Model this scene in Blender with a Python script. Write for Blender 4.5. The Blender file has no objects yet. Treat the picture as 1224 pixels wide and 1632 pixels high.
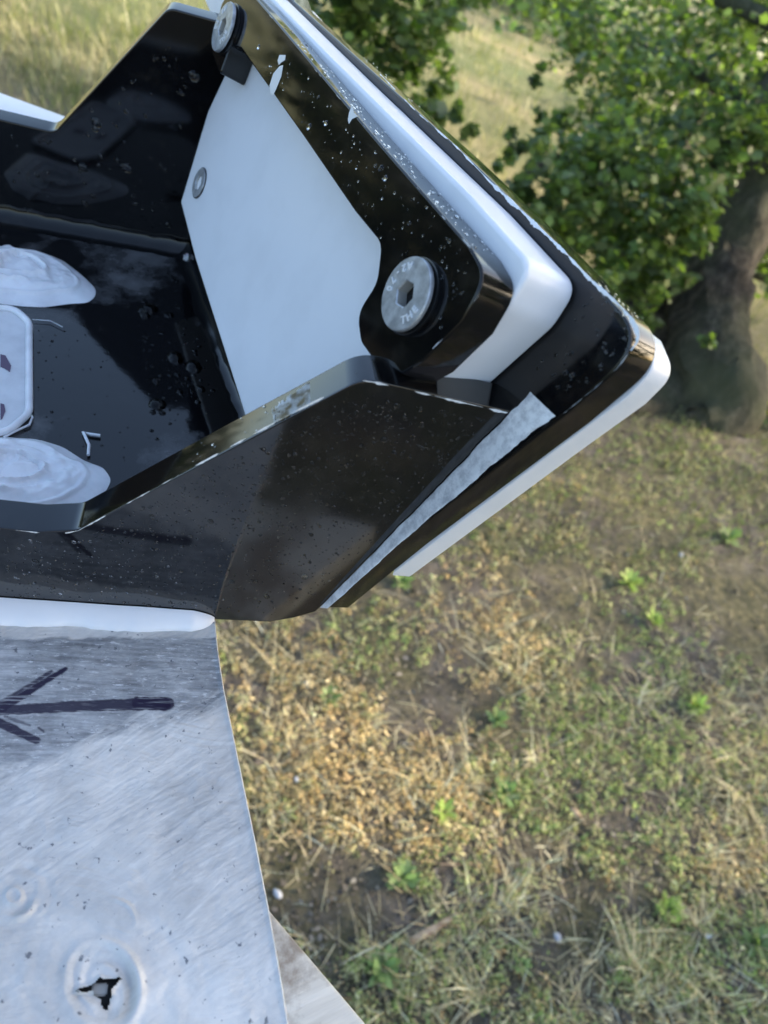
import bpy, bmesh, math, random
import numpy as np
from math import sin, cos, pi, radians, atan2, sqrt
from mathutils import Vector, Matrix
random.seed(7); rng = np.random.default_rng(11)
scene = bpy.context.scene
C = scene.collection

# ------------------------------------------------------------------ camera
CAM = Vector((0, 0, 1.30))
PITCH, ROLL, FPX = radians(45), radians(20), 1180.0      # looking down, phone rolled; focal in photo pixels
_f = Vector((0, cos(PITCH), -sin(PITCH))); _br = Vector((1, 0, 0)); _bu = Vector((0, sin(PITCH), cos(PITCH)))
_r = cos(ROLL) * _br + sin(ROLL) * _bu
_u = -sin(ROLL) * _br + cos(ROLL) * _bu
cd = bpy.data.cameras.new('camera'); cam = bpy.data.objects.new('camera', cd); C.objects.link(cam)
cam.matrix_world = Matrix(((_r.x, _u.x, -_f.x, CAM.x), (_r.y, _u.y, -_f.y, CAM.y), (_r.z, _u.z, -_f.z, CAM.z), (0, 0, 0, 1)))
cd.sensor_fit = 'VERTICAL'; cd.sensor_height = 36; cd.lens = FPX / 1632 * 36
cd.clip_start = 0.01; cd.clip_end = 500
cd.dof.use_dof = True; cd.dof.focus_distance = 0.27; cd.dof.aperture_fstop = 13.0
scene.camera = cam
# ------------------------------------------------------------------ light
SUN_EL, SUN_AZ = radians(24), radians(72)                 # azimuth clockwise from +Y
w = bpy.data.worlds.new('World'); scene.world = w; w.use_nodes = True
nt = w.node_tree; bg = nt.nodes['Background']
sky = nt.nodes.new('ShaderNodeTexSky'); sky.sky_type = 'NISHITA'; sky.sun_disc = False
sky.sun_elevation = SUN_EL; sky.sun_rotation = SUN_AZ; sky.dust_density = 2.2
nt.links.new(sky.outputs[0], bg.inputs[0]); bg.inputs[1].default_value = 0.15
sd = bpy.data.lights.new('sun', 'SUN'); sd.energy = 3.6; sd.angle = radians(1.5); sd.color = (1, .86, .66)
sun = bpy.data.objects.new('sun', sd); C.objects.link(sun)
sdir = Vector((sin(SUN_AZ) * cos(SUN_EL), cos(SUN_AZ) * cos(SUN_EL), sin(SUN_EL)))
sun.rotation_euler = sdir.to_track_quat('Z', 'Y').to_euler(); sun.location = sdir * 30
scene.view_settings.view_transform = 'Standard'; scene.view_settings.look = 'None'
scene.view_settings.exposure = 1.66; scene.view_settings.gamma = 1
scene.render.resolution_x = 768; scene.render.resolution_y = 1024
scene.render.engine = 'CYCLES'

# ------------------------------------------------------------------ helpers
S = 0.24                                                  # camera height above the painted plate (m)
def ray(px, py): return (px - 612) / FPX * _r + (816 - py) / FPX * _u + _f
def hit(px, py, P, n):
    v = ray(px, py); return CAM + v * ((P - CAM).dot(n) / v.dot(n))
def ground(px, py, z=0.0):
    v = ray(px, py); return CAM + v * ((z - CAM.z) / v.z)
def at_depth(px, py, d): return CAM + ray(px, py) * d
def project(P):                                           # (N,3) array -> photo pixels
    Q = P - np.array(CAM); r, u, f = (np.array(k) for k in (_r, _u, _f))
    d = Q @ f; return 612 + FPX * (Q @ r) / d, 816 - FPX * (Q @ u) / d
AZ = radians(19.5)
X = Vector((cos(AZ), sin(AZ), 0)); Y = Vector((-sin(AZ), cos(AZ), 0)); Z = Vector((0, 0, 1))
O = hit(345, 985, Vector((0, 0, 1.30 - S)), Z)            # where wall, painted plate and its edge meet
def B(x, y, z): return O + X * (x * S) + Y * (y * S) + Z * (z * S)
_a = hit(515, 966, O, Y); _b = hit(840, 640, O, Y)        # weld seam, bottom and top
_d = _b - _a; NAZ = radians(-144)
_h = Vector((cos(NAZ), sin(NAZ), 0)); _t = atan2(-_d.dot(_h), _d.z)
NE = (_h * cos(_t) + Z * sin(_t)).normalized()            # normal of the end plate, facing the channel
EU = Z.cross(NE).normalized(); EV = NE.cross(EU).normalized()
class Frame:
    def __init__(s, o, u, v):
        s.o, s.u, s.v = o, u, v; s.n = u.cross(v)
    def px(s, px, py):
        q = hit(px, py, s.o, s.n) - s.o; return (q.dot(s.u), q.dot(s.v))
    def w(s, a, b, c=0.0): return s.o + s.u * a + s.v * b + s.n * c
def endframe(off): return Frame(_a + NE * (off * S), EU, EV)
NEAR = Frame(O, X, Z)                                     # normal = -Y, faces the camera side

def obj(name, me, mats, parent=None, smooth=None):
    o = bpy.data.objects.new(name, me); C.objects.link(o)
    for m in (mats if isinstance(mats, (list, tuple)) else [mats]): me.materials.append(m)
    if parent: o.parent = parent
    if smooth is not None:
        me.polygons.foreach_set('use_smooth', [True] * len(me.polygons))
        me.set_sharp_from_angle(angle=radians(smooth))
    return o
def tag(o, label=None, cat=None, group=None, kind=None):
    for k, v in (('label', label), ('category', cat), ('group', group), ('kind', kind)):
        if v: o[k] = v
    return o
def empty(name, loc, label, cat, group=None):
    o = bpy.data.objects.new(name, None); C.objects.link(o); o.location = loc; o.empty_display_size = .02
    bpy.context.view_layer.update()
    return tag(o, label, cat, group)
def keep(o, parent):                                      # parent world-space mesh under an empty
    o.parent = parent; o.matrix_parent_inverse = Matrix.Translation(-parent.location); return o
def part(name, me, mats, parent, smooth=30):
    o = keep(obj(name, me, mats, None, smooth), parent)
    if smooth == 30: m_ = o.modifiers.new('wn', 'WEIGHTED_NORMAL'); m_.keep_sharp = True; m_.weight = 100
    return o
def mesh_np(name, V, Fc, n=None, attrs=None):
    """V (N,3), Fc (M,k) same-sized faces"""
    V = np.asarray(V, dtype=np.float32); Fc = np.asarray(Fc, dtype=np.int32); k = Fc.shape[1]
    me = bpy.data.meshes.new(name); me.vertices.add(len(V)); me.vertices.foreach_set('co', V.ravel())
    me.loops.add(Fc.size); me.loops.foreach_set('vertex_index', Fc.ravel())
    me.polygons.add(len(Fc)); me.polygons.foreach_set('loop_start', np.arange(0, Fc.size, k, dtype=np.int32))
    me.polygons.foreach_set('loop_total', np.full(len(Fc), k, dtype=np.int32))
    for nm, (dom, dat) in (attrs or {}).items():
        if dat.ndim == 2:
            a = me.attributes.new(nm, 'FLOAT_COLOR', dom); c = np.ones((len(dat), 4), np.float32); c[:, :3] = dat
            a.data.foreach_set('color', c.ravel())
        else:
            a = me.attributes.new(nm, 'FLOAT', dom); a.data.foreach_set('value', dat.astype(np.float32))
    me.update(calc_edges=True); me.validate(); return me
def arc_poly(pts, seg=7):
    """pts (u,v,radius): polygon with rounded corners"""
    out = []; n = len(pts)
    for i in range(n):
        p = np.array(pts[i][:2]); rad = pts[i][2] if len(pts[i]) > 2 else 0
        a = np.array(pts[i - 1][:2]); b = np.array(pts[(i + 1) % n][:2])
        if rad <= 0: out.append(tuple(p)); continue
        da = (a - p) / np.linalg.norm(a - p); db = (b - p) / np.linalg.norm(b - p)
        ang = math.acos(max(-1, min(1, da @ db))); t = min(rad / math.tan(ang / 2), .48 * np.linalg.norm(a - p), .48 * np.linalg.norm(b - p))
        p0, p1 = p + da * t, p + db * t
        for k in range(seg + 1):
            s = k / seg; out.append(tuple((1 - s) ** 2 * p0 + 2 * s * (1 - s) * p + s * s * p1))
    return out
def prism(fr, poly, depth, bev=0.0006, segs=2):
    """solid plate: outline poly on frame plane, extruded by depth along -n (away from the visible face)"""
    ar = sum(poly[i - 1][0] * poly[i][1] - poly[i][0] * poly[i - 1][1] for i in range(len(poly)))
    if ar < 0: poly = poly[::-1]
    bm = bmesh.new()
    A = [bm.verts.new(fr.w(u, v)) for u, v in poly]; Bv = [bm.verts.new(fr.w(u, v, -depth)) for u, v in poly]
    f1 = bm.faces.new(A); f2 = bm.faces.new(Bv[::-1]); n = len(A)
    for i in range(n): bm.faces.new((A[i], Bv[i], Bv[(i + 1) % n], A[(i + 1) % n]))
    bmesh.ops.recalc_face_normals(bm, faces=bm.faces)
    if bev:
        es = list(f1.edges) + list(f2.edges)
        bmesh.ops.bevel(bm, geom=es, offset=bev, segments=segs, profile=.5, affect='EDGES')
    me = bpy.data.meshes.new('m'); bm.to_mesh(me); bm.free(); return me
def box(a, b, c0, ex, ey, ez, bev=.0008):
    bm = bmesh.new(); bmesh.ops.create_cube(bm, size=1)
    for v in bm.verts: v.co = c0 + ex * (v.co.x * a[0]) + ey * (v.co.y * a[1]) + ez * (v.co.z * a[2])
    bmesh.ops.recalc_face_normals(bm, faces=bm.faces)
    if bev: bmesh.ops.bevel(bm, geom=bm.edges[:], offset=bev, segments=2, affect='EDGES')
    me = bpy.data.meshes.new('m'); bm.to_mesh(me); bm.free(); return me
def tube(pts, rad, sides=8):
    pts = [Vector(p) for p in pts]; V = []; Fs = []
    rads = rad if isinstance(rad, (list, tuple)) else [rad] * len(pts)
    up = Vector((.1, .2, 1)).normalized()
    for i, p in enumerate(pts):
        t = (pts[min(i + 1, len(pts) - 1)] - pts[max(i - 1, 0)]).normalized()
        a = t.cross(up); a = a.normalized() if a.length > .05 else t.cross(Vector((1, 0, 0))).normalized(); b = t.cross(a)
        for k in range(sides):
            th = 2 * pi * k / sides; V.append(p + (a * cos(th) + b * sin(th)) * rads[i])
    for i in range(len(pts) - 1):
        for k in range(sides):
            k2 = (k + 1) % sides; Fs.append((i * sides + k, i * sides + k2, (i + 1) * sides + k2, (i + 1) * sides + k))
    me = bpy.data.meshes.new('m')
    Fs = Fs + [tuple(range(sides))[::-1], tuple(range((len(pts) - 1) * sides, len(pts) * sides))]
    me.from_pydata([tuple(v) for v in V], [], Fs); me.update(); return me
# vectorised value noise
_tab = rng.random((256, 256)).astype(np.float32)
def vn(x, y):
    xi = np.floor(x).astype(int); yi = np.floor(y).astype(int); fx = x - xi; fy = y - yi
    fx = fx * fx * (3 - 2 * fx); fy = fy * fy * (3 - 2 * fy); g = lambda a, b: _tab[a & 255, b & 255]
    return (g(xi, yi) * (1 - fx) + g(xi + 1, yi) * fx) * (1 - fy) + (g(xi, yi + 1) * (1 - fx) + g(xi + 1, yi + 1) * fx) * fy
def fbm(x, y, o=4):
    s = 0; a = .5
    for k in range(o): s = s + a * vn(x * 2 ** k + 17 * k, y * 2 ** k + 31 * k); a *= .5
    return s / (1 - .5 ** o)
def sst(a, b, x): t = np.clip((x - a) / (b - a), 0, 1); return t * t * (3 - 2 * t)

# ------------------------------------------------------------------ materials
class M:
    def __init__(s, name, **k):
        s.m = bpy.data.materials.new(name); s.m.use_nodes = True; s.t = s.m.node_tree; s.b = s.t.nodes['Principled BSDF']
        for a, v in k.items(): s.set(a, v)
    def set(s, a, v):
        i = s.b.inputs[a.replace('_', ' ')]
        if hasattr(v, 'is_output'): s.t.links.new(v, i)
        else: i.default_value = (*v, 1) if isinstance(v, tuple) and len(v) == 3 else v
    def n(s, t, ins=None, **k):
        x = s.t.nodes.new('ShaderNode' + t)
        for a, v in k.items(): setattr(x, a, v)
        for a, v in (ins or {}).items():
            i = x.inputs[a]
            if hasattr(v, 'is_output'): s.t.links.new(v, i)
            else: i.default_value = v
        return x
    def pos(s): return s.n('NewGeometry').outputs['Position']
    def noise(s, scale, detail=4, vec=None, rough=.55, dist=0):
        i = {'Scale': scale, 'Detail': detail, 'Roughness': rough, 'Distortion': dist}; i['Vector'] = vec or s.pos()
        return s.n('TexNoise', i).outputs[0]
    def mapped(s, scale, rot=(0, 0, 0)):
        r = s.n('Mapping', {'Vector': s.pos(), 'Rotation': rot}); return s.n('Mapping', {'Vector': r.outputs[0], 'Scale': scale}).outputs[0]
    def ramp(s, f, stops):
        x = s.n('ValToRGB', {'Fac': f}); e = x.color_ramp.elements
        while len(e) < len(stops): e.new(.5)
        for el, (p, c) in zip(e, stops): el.position = p; el.color = (*c, 1) if isinstance(c, tuple) else (c, c, c, 1)
        return x.outputs[0]
    def mix(s, f, a, b, bt='MIX'):
        x = s.n('Mix', data_type='RGBA', blend_type=bt); 
        for k, v in ((0, f), (6, a), (7, b)):
            if hasattr(v, 'is_output'): s.t.links.new(v, x.inputs[k])
            else: x.inputs[k].default_value = (*v, 1) if isinstance(v, tuple) else v
        return x.outputs[2]
    def math(s, op, a, b=0.0): return s.n('Math', {0: a, 1: b}, operation=op).outputs[0]
    def attr(s, nm, col=False): return s.n('Attribute', attribute_name=nm).outputs['Color' if col else 'Fac']
    def bump(s, h, st=.3, d=.001):
        s.set('Normal', s.n('Bump', {'Height': h, 'Strength': st, 'Distance': d}).outputs[0])

def black_mat(sp_=.45, nm_='gloss_black_paint'):
    m = M(nm_, Specular_IOR_Level=sp_)
    n1 = m.noise(14, 5); n2 = m.noise(160, 3)
    m.set('Base_Color', m.mix(m.ramp(m.math('MULTIPLY', n1, n2), [(.28, 0.), (.42, 1.)]), (.0035, .0036, .0042), (.012, .011, .010)))
    m.set('Roughness', m.ramp(n1, [(.35, .045), (.62, .09), (.75, .22)]))
    m.bump(m.noise(30, 2), .03, .0010); return m.m
BLACK = black_mat(); BLACKWET = black_mat(.95, 'wet_gloss_black_paint')
def floor_mat():
    m = M('dusty_black_paint', Specular_IOR_Level=.6)
    n1 = m.noise(30, 6, rough=.65); d = m.ramp(m.math('MULTIPLY', n1, m.noise(9, 3)), [(.27, 0.), (.42, 1.)])
    m.set('Base_Color', m.mix(d, (.004, .004, .005), (.13, .13, .135))); m.set('Roughness', m.ramp(d, [(0, .06), (1, .5)]))
    m.bump(m.noise(50, 4), .07, .0012); return m.m
FLOORB = floor_mat()
def plastic(name, col):
    m = M(name, Roughness=.30, Specular_IOR_Level=.5, Subsurface_Weight=.25, Subsurface_Scale=.004)
    m.b.inputs['Subsurface Radius'].default_value = (1, 1, 1)
    m.set('Base_Color', m.mix(m.ramp(m.noise(38, 5), [(.45, 0.), (.75, 1.)]), col, tuple(c * .93 for c in col)))
    m.bump(m.noise(120, 4), .06, .0008); return m.m
WHITE = plastic('white_plastic', (.80, .81, .83))
def alu():
    m = M('ground_aluminium', Metallic=.25); n = m.noise(260, 7, None, .7); m.set('Base_Color', m.ramp(n, [(.34, (.46, .47, .49)), (.58, (.80, .81, .82))])); m.set('Roughness', .34)
    m.bump(n, .5, .0004); return m.m
ALU = alu()
CHIP_GLINT = M('chipped_edge_and_glint', Base_Color=(.78, .79, .80), Metallic=.1, Roughness=.35).m
SCUFF = M('scuffed_primer', Roughness=.5)
SCUFF.set('Base_Color', SCUFF.ramp(SCUFF.noise(260, 4), [(.38, (.20, .15, .07)), (.55, (.5, .5, .47)), (.7, (.6, .62, .65))])); SCUFF = SCUFF.m
def steel():
    m = M('zinc_steel', Metallic=.55, Roughness=.38)
    m.set('Base_Color', m.ramp(m.noise(300, 4), [(.35, (.34, .35, .36)), (.65, (.56, .58, .60))])); m.bump(m.noise(700, 3), .35, .0003); return m.m
STEEL = steel()
STEELD = M('dark_socket_steel', Base_Color=(.42, .41, .38), Metallic=.35, Roughness=.5).m
DARK = M('dark_void', Base_Color=(.008, .008, .008), Roughness=.8).m
RING_BLACK = M('dark_ring_black', Base_Color=(.008, .008, .009), Roughness=.25).m
def caulk(name, c=(.76, .77, .79)):
    m = M(name, Roughness=.24, Subsurface_Weight=.08, Subsurface_Scale=.002)
    n = m.noise(90, 5); m.set('Base_Color', m.mix(m.ramp(n, [(.4, 0.), (.68, 1.)]), c, (c[0] * .82, c[1] * .82, c[2] * .83)))
    m.bump(m.noise(240, 4), .15, .0005); return m.m
CAULK = caulk('white_sealant')
INK = M('violet_marker_ink', Base_Color=(.09, .055, .10), Roughness=.35).m
def plate_mat():
    m = M('brushed_white_paint_over_metal')
    p = m.attr('paint'); ink = m.attr('ink')
    v = m.mapped((1, 9, 1), (0, 0, -AZ)); v2 = m.mapped((1, 4.5, 1), (0, 0, radians(-55)))
    st = m.noise(60, 8, v, .75); st2 = m.noise(85, 8, v2, .68, .9); sp = m.noise(380, 3); big = m.noise(16, 5, None, .6)
    worn = m.ramp(m.math('ADD', m.math('MULTIPLY', st, .55), m.math('MULTIPLY', m.noise(45, 8, None, .8), .45)), [(.38, (.15, .155, .165)), (.5, (.31, .32, .33)), (.60, (.48, .49, .50))])
    worn = m.mix(m.ramp(m.noise(260, 5, m.mapped((1, 3.5, 1), (0, 0, -AZ)), .75), [(.57, 0.), (.66, .9)]), worn, (.66, .67, .68)); worn = m.mix(m.ramp(m.noise(12, 6, None, .7), [(.50, 0.), (.62, .5)]), worn, (.36, .34, .29))
    msk0 = m.ramp(m.noise(11, 4, None, .6), [(.44, .05), (.60, .9)])
    white = m.ramp(m.math('ADD', m.math('MULTIPLY', m.mix(msk0, m.noise(50, 8, None, .7), st2), .5), m.math('MULTIPLY', big, .5)), [(.38, (.40, .395, .385)), (.5, (.56, .55, .53)), (.60, (.72, .70, .665))])
    k = m.math('ADD', p, m.math('MULTIPLY', m.math('SUBTRACT', st2, .5), 1.5))
    col = m.mix(m.ramp(k, [(.2, 0.), (.8, 1.)]), worn, white)
    col = m.mix(m.math('MULTIPLY', m.ramp(m.noise(22, 8, rough=.75), [(.55, 0.), (.72, 1.)]), .45), col, (.36, .35, .34))
    col = m.mix(m.ramp(sp, [(.66, 0.), (.71, .85)]), col, (.10, .11, .13))
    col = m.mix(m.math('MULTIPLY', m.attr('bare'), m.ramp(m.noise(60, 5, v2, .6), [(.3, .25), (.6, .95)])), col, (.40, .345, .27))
    ik = m.math('MULTIPLY', ink, m.ramp(m.noise(150, 5, v, .7), [(.25, .45), (.40, 1.)]))
    col = m.mix(ik, col, (.014, .008, .030))
    m.set('Base_Color', col); m.set('Roughness', m.ramp(big, [(.35, .24), (.65, .46)])); m.set('Specular_IOR_Level', .5)
    msk = m.ramp(m.noise(17, 5), [(.46, .04), (.58, 1.)])
    h = m.math('ADD', m.math('MULTIPLY', m.math('MULTIPLY', st2, msk), p), m.math('MULTIPLY', m.noise(90, 8, None, .75), .35))
    m.bump(h, .34, .0010); return m.m
PLATE = plate_mat()
def wood():
    m = M('white_painted_board', Roughness=.55)
    n = m.noise(16, 6, rough=.7); s = m.noise(20, 5, m.mapped((1, 14, 1), (0, 0, radians(-40))))
    c = m.mix(m.ramp(n, [(.50, 0.), (.62, 1.)]), m.ramp(s, [(.3, (.55, .52, .46)), (.7, (.74, .71, .64))]), (.30, .25, .20))
    m.set('Base_Color', c); m.bump(s, .4, .001); return m.m
WOOD = wood()
WATER = M('water_drop', Base_Color=(1, 1, 1), Roughness=0.0, Transmission_Weight=1.0, IOR=1.33).m
def colour_mat(name, attr='col', rough=.55, trans=0.0):
    m = M(name, Roughness=rough); c = m.attr(attr, True); m.set('Base_Color', c)
    if trans:
        t = m.n('BsdfTranslucent', {'Color': m.mix(1.0, c, (1.6, 1.9, .7), 'MULTIPLY')}); mx = m.n('MixShader', {0: trans, 1: m.b.outputs[0], 2: t.outputs[0]})
        m.t.links.new(mx.outputs[0], m.t.nodes['Material Output'].inputs[0])
    return m.m
LEAF = colour_mat('leaf_green', rough=.42, trans=.35)
HERB = colour_mat('herb_and_straw', rough=.6, trans=.2)
def bark():
    m = M('rough_bark', Roughness=.9); v = m.mapped((14, 14, 4)); n = m.noise(2.4, 8, v, .7); n2 = m.noise(3, 3)
    c = m.ramp(n, [(.38, (.018, .014, .010)), (.52, (.075, .06, .045)), (.66, (.19, .16, .12))])
    m.set('Base_Color', m.mix(m.ramp(n2, [(.42, 0.), (.6, .7)]), c, (.11, .12, .06))); m.bump(n, 1.0, .04); return m.m
BARK = bark()
ROCK = M('grey_stone', Roughness=.85); ROCK.set('Base_Color', ROCK.ramp(ROCK.noise(9, 6), [(.35, (.12, .12, .12)), (.65, (.36, .35, .33))])); ROCK.bump(ROCK.noise(20, 6), .6, .02); ROCK = ROCK.m
PALE = M('pale_stone', Roughness=.8); PALE.set('Base_Color', PALE.ramp(PALE.noise(12, 5), [(.35, (.45, .45, .46)), (.65, (.75, .76, .78))])); PALE = PALE.m
STICK = M('dry_split_wood', Roughness=.8); STICK.set('Base_Color', STICK.ramp(STICK.noise(80, 5), [(.35, (.28, .17, .10)), (.65, (.55, .42, .28))])); STICK = STICK.m

# ------------------------------------------------------------------ GROUND
def terrain(x, y):
    d = np.maximum(0, y - 4.2); return -0.085 * d + .03 * (fbm(x * .5 + 9, y * .5) - .5) * np.clip(d, 0, 3) + .02 * (fbm(x * 1.7, y * 1.7) - .5)
def ground_mesh():
    a = np.concatenate([np.linspace(-400, -14, 14), np.linspace(-12, 12, 121), np.linspace(14, 400, 14)])
    b = np.concatenate([np.linspace(-400, -6, 12), np.linspace(-4, 26, 151), np.linspace(28, 450, 16)])
    gx, gy = np.meshgrid(a, b); V = np.stack([gx.ravel(), gy.ravel(), terrain(gx, np.minimum(gy, 60)).ravel()], 1); n = len(a)
    i = np.arange(len(V)).reshape(len(b), n); F = np.stack([i[:-1, :-1], i[:-1, 1:], i[1:, 1:], i[1:, :-1]], -1).reshape(-1, 4)
    return mesh_np('ground', V, F)
gm = M('soil_and_turf', Roughness=.95)
_p = gm.pos(); sx = gm.n('SeparateXYZ', {0: _p})
soil = gm.ramp(gm.noise(11, 8, rough=.7), [(.3, (.065, .052, .043)), (.5, (.15, .125, .10)), (.72, (.32, .28, .235))])
moss = gm.ramp(gm.noise(34, 7, rough=.7), [(.35, (.06, .058, .03)), (.5, (.16, .145, .07)), (.68, (.34, .28, .14))])
near = gm.mix(gm.ramp(gm.noise(3.2, 6, rough=.7), [(.42, 0.), (.58, 1.)]), soil, moss)
st = gm.noise(1.0, 5, gm.mapped((.25, 2.2, 1), (0, 0, radians(32))), .6)
far = gm.ramp(st, [(.32, (.11, .13, .045)), (.5, (.24, .225, .10)), (.68, (.36, .30, .16))])
far = gm.mix(gm.ramp(gm.noise(.6, 4), [(.45, 0.), (.65, .65)]), far, (.14, .19, .06))
fz = gm.n('MapRange', {0: sx.outputs[1], 1: 2.2, 2: 3.6}); gm.set('Base_Color', gm.mix(fz.outputs[0], near, far))
gm.bump(gm.noise(26, 8, rough=.75), 1.0, .03)
g = obj('ground', ground_mesh(), gm.m, None, 60); tag(g, kind='structure')

# ground cover: sampled evenly over what is seen, continued well past the frame
PATCH = [  # px, py, rx, ry, kind: 0 bare soil, 1 orange dead herbs, 2 green, 3 pale straw
 (690,1130,75,70,0),(480,1420,95,60,0),(880,930,70,45,0),(640,880,50,40,0),(560,1450,110,60,0),(1000,840,80,50,0),(900,1500,60,50,0),(1180,930,60,70,0),
 (770,990,80,110,1),(640,1230,90,60,1),(520,1220,120,90,1),(470,1080,90,70,1),(720,1260,70,60,1),(620,1330,90,50,1),(1170,1380,60,50,1),(800,1060,60,50,1),
 (1050,1130,90,60,2),(1000,1000,110,90,2),(1100,760,90,80,2),(1010,720,70,60,2),(640,1390,45,45,2),(800,1260,60,60,2),(1000,1270,140,110,2),(930,1180,90,70,2),(1180,1500,60,60,2),(600,1030,80,50,2),
 (1010,1130,40,50,3),(1180,1230,60,120,3),(760,1480,120,70,3),(1050,1560,120,60,3),(1150,1100,60,60,3)]
def kindmap(px, py):
    w_ = np.zeros((4, len(px)))
    for a, b, rx, ry, k in PATCH: w_[k] += np.exp(-(((px - a) / rx) ** 2 + ((py - b) / ry) ** 2))
    return w_
def gpts(n, x0, x1, y0, y1):
    px = rng.uniform(x0, x1, n); py = rng.uniform(y0, y1, n)
    r, u, f = (np.array(k) for k in (_r, _u, _f))
    D = (px - 612)[:, None] / FPX * r + (816 - py)[:, None] / FPX * u + f
    ok = D[:, 2] < -.12; D = D[ok]; px = px[ok]; py = py[ok]; t = 1.30 / -D[:, 2]
    for _ in range(4):
        P = D * t[:, None]; t = (1.30 - terrain(P[:, 0], P[:, 1])) / -D[:, 2]
    P = D * t[:, None]; P[:, 2] = terrain(P[:, 0], P[:, 1]); k = (P[:, 1] < 14) & (t < 15); return P[k], px[k], py[k]
def rand_basis(n, tilt):
    th = rng.uniform(0, 2 * pi, n); ph = np.abs(rng.normal(0, tilt, n)); a2 = rng.uniform(0, 2 * pi, n)
    nz = np.stack([np.sin(ph) * np.cos(a2), np.sin(ph) * np.sin(a2), np.cos(ph)], 1)
    t = np.stack([np.cos(th), np.sin(th), np.zeros(n)], 1); t -= nz * (t * nz).sum(1)[:, None]; t /= np.linalg.norm(t, axis=1)[:, None] + 1e-9
    return t, np.cross(nz, t), nz
def scatter(P, size, tmpl, tilt, col, name, mat, lift=0, basis=None):
    """tmpl (k,3) polygon verts around origin; one polygon per point"""
    n = len(P); t, b, z = basis or rand_basis(n, tilt); k = len(tmpl); tm = np.array(tmpl)
    V = P[:, None, :] + size[:, None, None] * (tm[None, :, 0:1] * t[:, None] + tm[None, :, 1:2] * b[:, None] + tm[None, :, 2:3] * z[:, None])
    V[..., 2] += lift if np.isscalar(lift) else lift[:, None]
    F = np.arange(n * k).reshape(n, k); c = np.repeat(col, k, 0)
    return mesh_np(name, V.reshape(-1, 3), F, attrs={'col': ('POINT', c)})
def pal(cols, n, var=.25):
    c = np.array(cols)[rng.integers(0, len(cols), n)]; return np.clip(c * (1 + rng.normal(0, var, (n, 1))), .004, .9)
HERB_T = [(-.5, 0, 0), (-.2, .32, .08), (.25, .3, .1), (.6, 0, .02), (.25, -.3, .1), (-.2, -.32, .08)]
# near herbs: sprigs of small leaves, each sprig one colour
P, px, py = gpts(15000, 250, 1450, 560, 1900)
W = kindmap(px, py); cl = fbm(px / 45, py / 45, 4)
keepm = rng.random(len(P)) < np.clip(.46 + 4.2 * (cl - .48) + .6 * W[1] + .6 * W[2] - 1.9 * W[0], .02, 1)
P, px, py, W = P[keepm], px[keepm], py[keepm], W[:, keepm]; n = len(P)
GREENS = [(.24, .31, .09), (.31, .38, .11), (.40, .43, .16), (.25, .29, .12)]; OR = [(.52, .37, .16), (.62, .47, .24), (.40, .27, .13), (.66, .54, .32)]; OLIVE = [(.44, .41, .19), (.33, .32, .14), (.55, .50, .27)]
pg = np.clip(.30 + .6 * W[2] - .5 * W[1], 0, .9); po = np.clip(.22 + .75 * W[1] - .3 * W[2], 0, .95); u_ = rng.random(n)
c0 = np.where((u_ < pg)[:, None], pal(GREENS, n, .2), np.where((u_ < pg + po)[:, None], pal(OR, n, .2), pal(OLIVE, n, .2)))
K_ = 13; rs = rng.lognormal(math.log(.013), .45, n); idx_ = np.repeat(np.arange(n), K_); ang_ = rng.uniform(0, 2 * pi, n * K_); rad_ = np.sqrt(rng.random(n * K_)) * rs[idx_]
Q = P[idx_] + np.stack([np.cos(ang_) * rad_, np.sin(ang_) * rad_, .002 + (rs[idx_] * 1.3 - rad_) * rng.uniform(.2, 1.1, n * K_)], 1)
zt = np.stack([np.cos(ang_) * rad_ / rs[idx_] * .9, np.sin(ang_) * rad_ / rs[idx_] * .9, np.ones(n * K_)], 1) + rng.normal(0, .35, (n * K_, 3)); zt /= np.linalg.norm(zt, axis=1)[:, None]
tt = np.stack([np.cos(ang_), np.sin(ang_), np.zeros(n * K_)], 1) + rng.normal(0, .4, (n * K_, 3)); tt -= zt * (tt * zt).sum(1)[:, None]; tt /= np.linalg.norm(tt, axis=1)[:, None]
col = np.clip(c0[idx_] * (1 + rng.normal(0, .16, (n * K_, 1))), .01, .9)
me = scatter(Q, np.minimum(rng.lognormal(math.log(.0068), .35, n * K_), .014), [(-.5, 0, 0), (-.1, .2, .06), (.5, 0, .0), (-.1, -.2, .06)], 0, col, 'herbs', HERB, 0, (tt, np.cross(zt, tt), zt))
tag(obj('low_herbs', me, HERB), 'low green, olive and rust coloured herbs carpeting the ground below the bracket', 'weeds', kind='stuff')
P, px, py = gpts(26000, 250, 1450, 560, 1900); n = len(P)
me = scatter(P, rng.lognormal(math.log(.0045), .5, n), HERB_T, .9, pal([(.10, .08, .06), (.16, .13, .10), (.24, .20, .16), (.07, .055, .045), (.30, .25, .19)], n, .3), 'crumbs', HERB, rng.uniform(.0005, .004, n))
tag(obj('soil_crumbs', me, HERB), 'brown soil crumbs and broken leaf litter on the bare patches', 'soil crumbs', kind='stuff')
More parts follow.
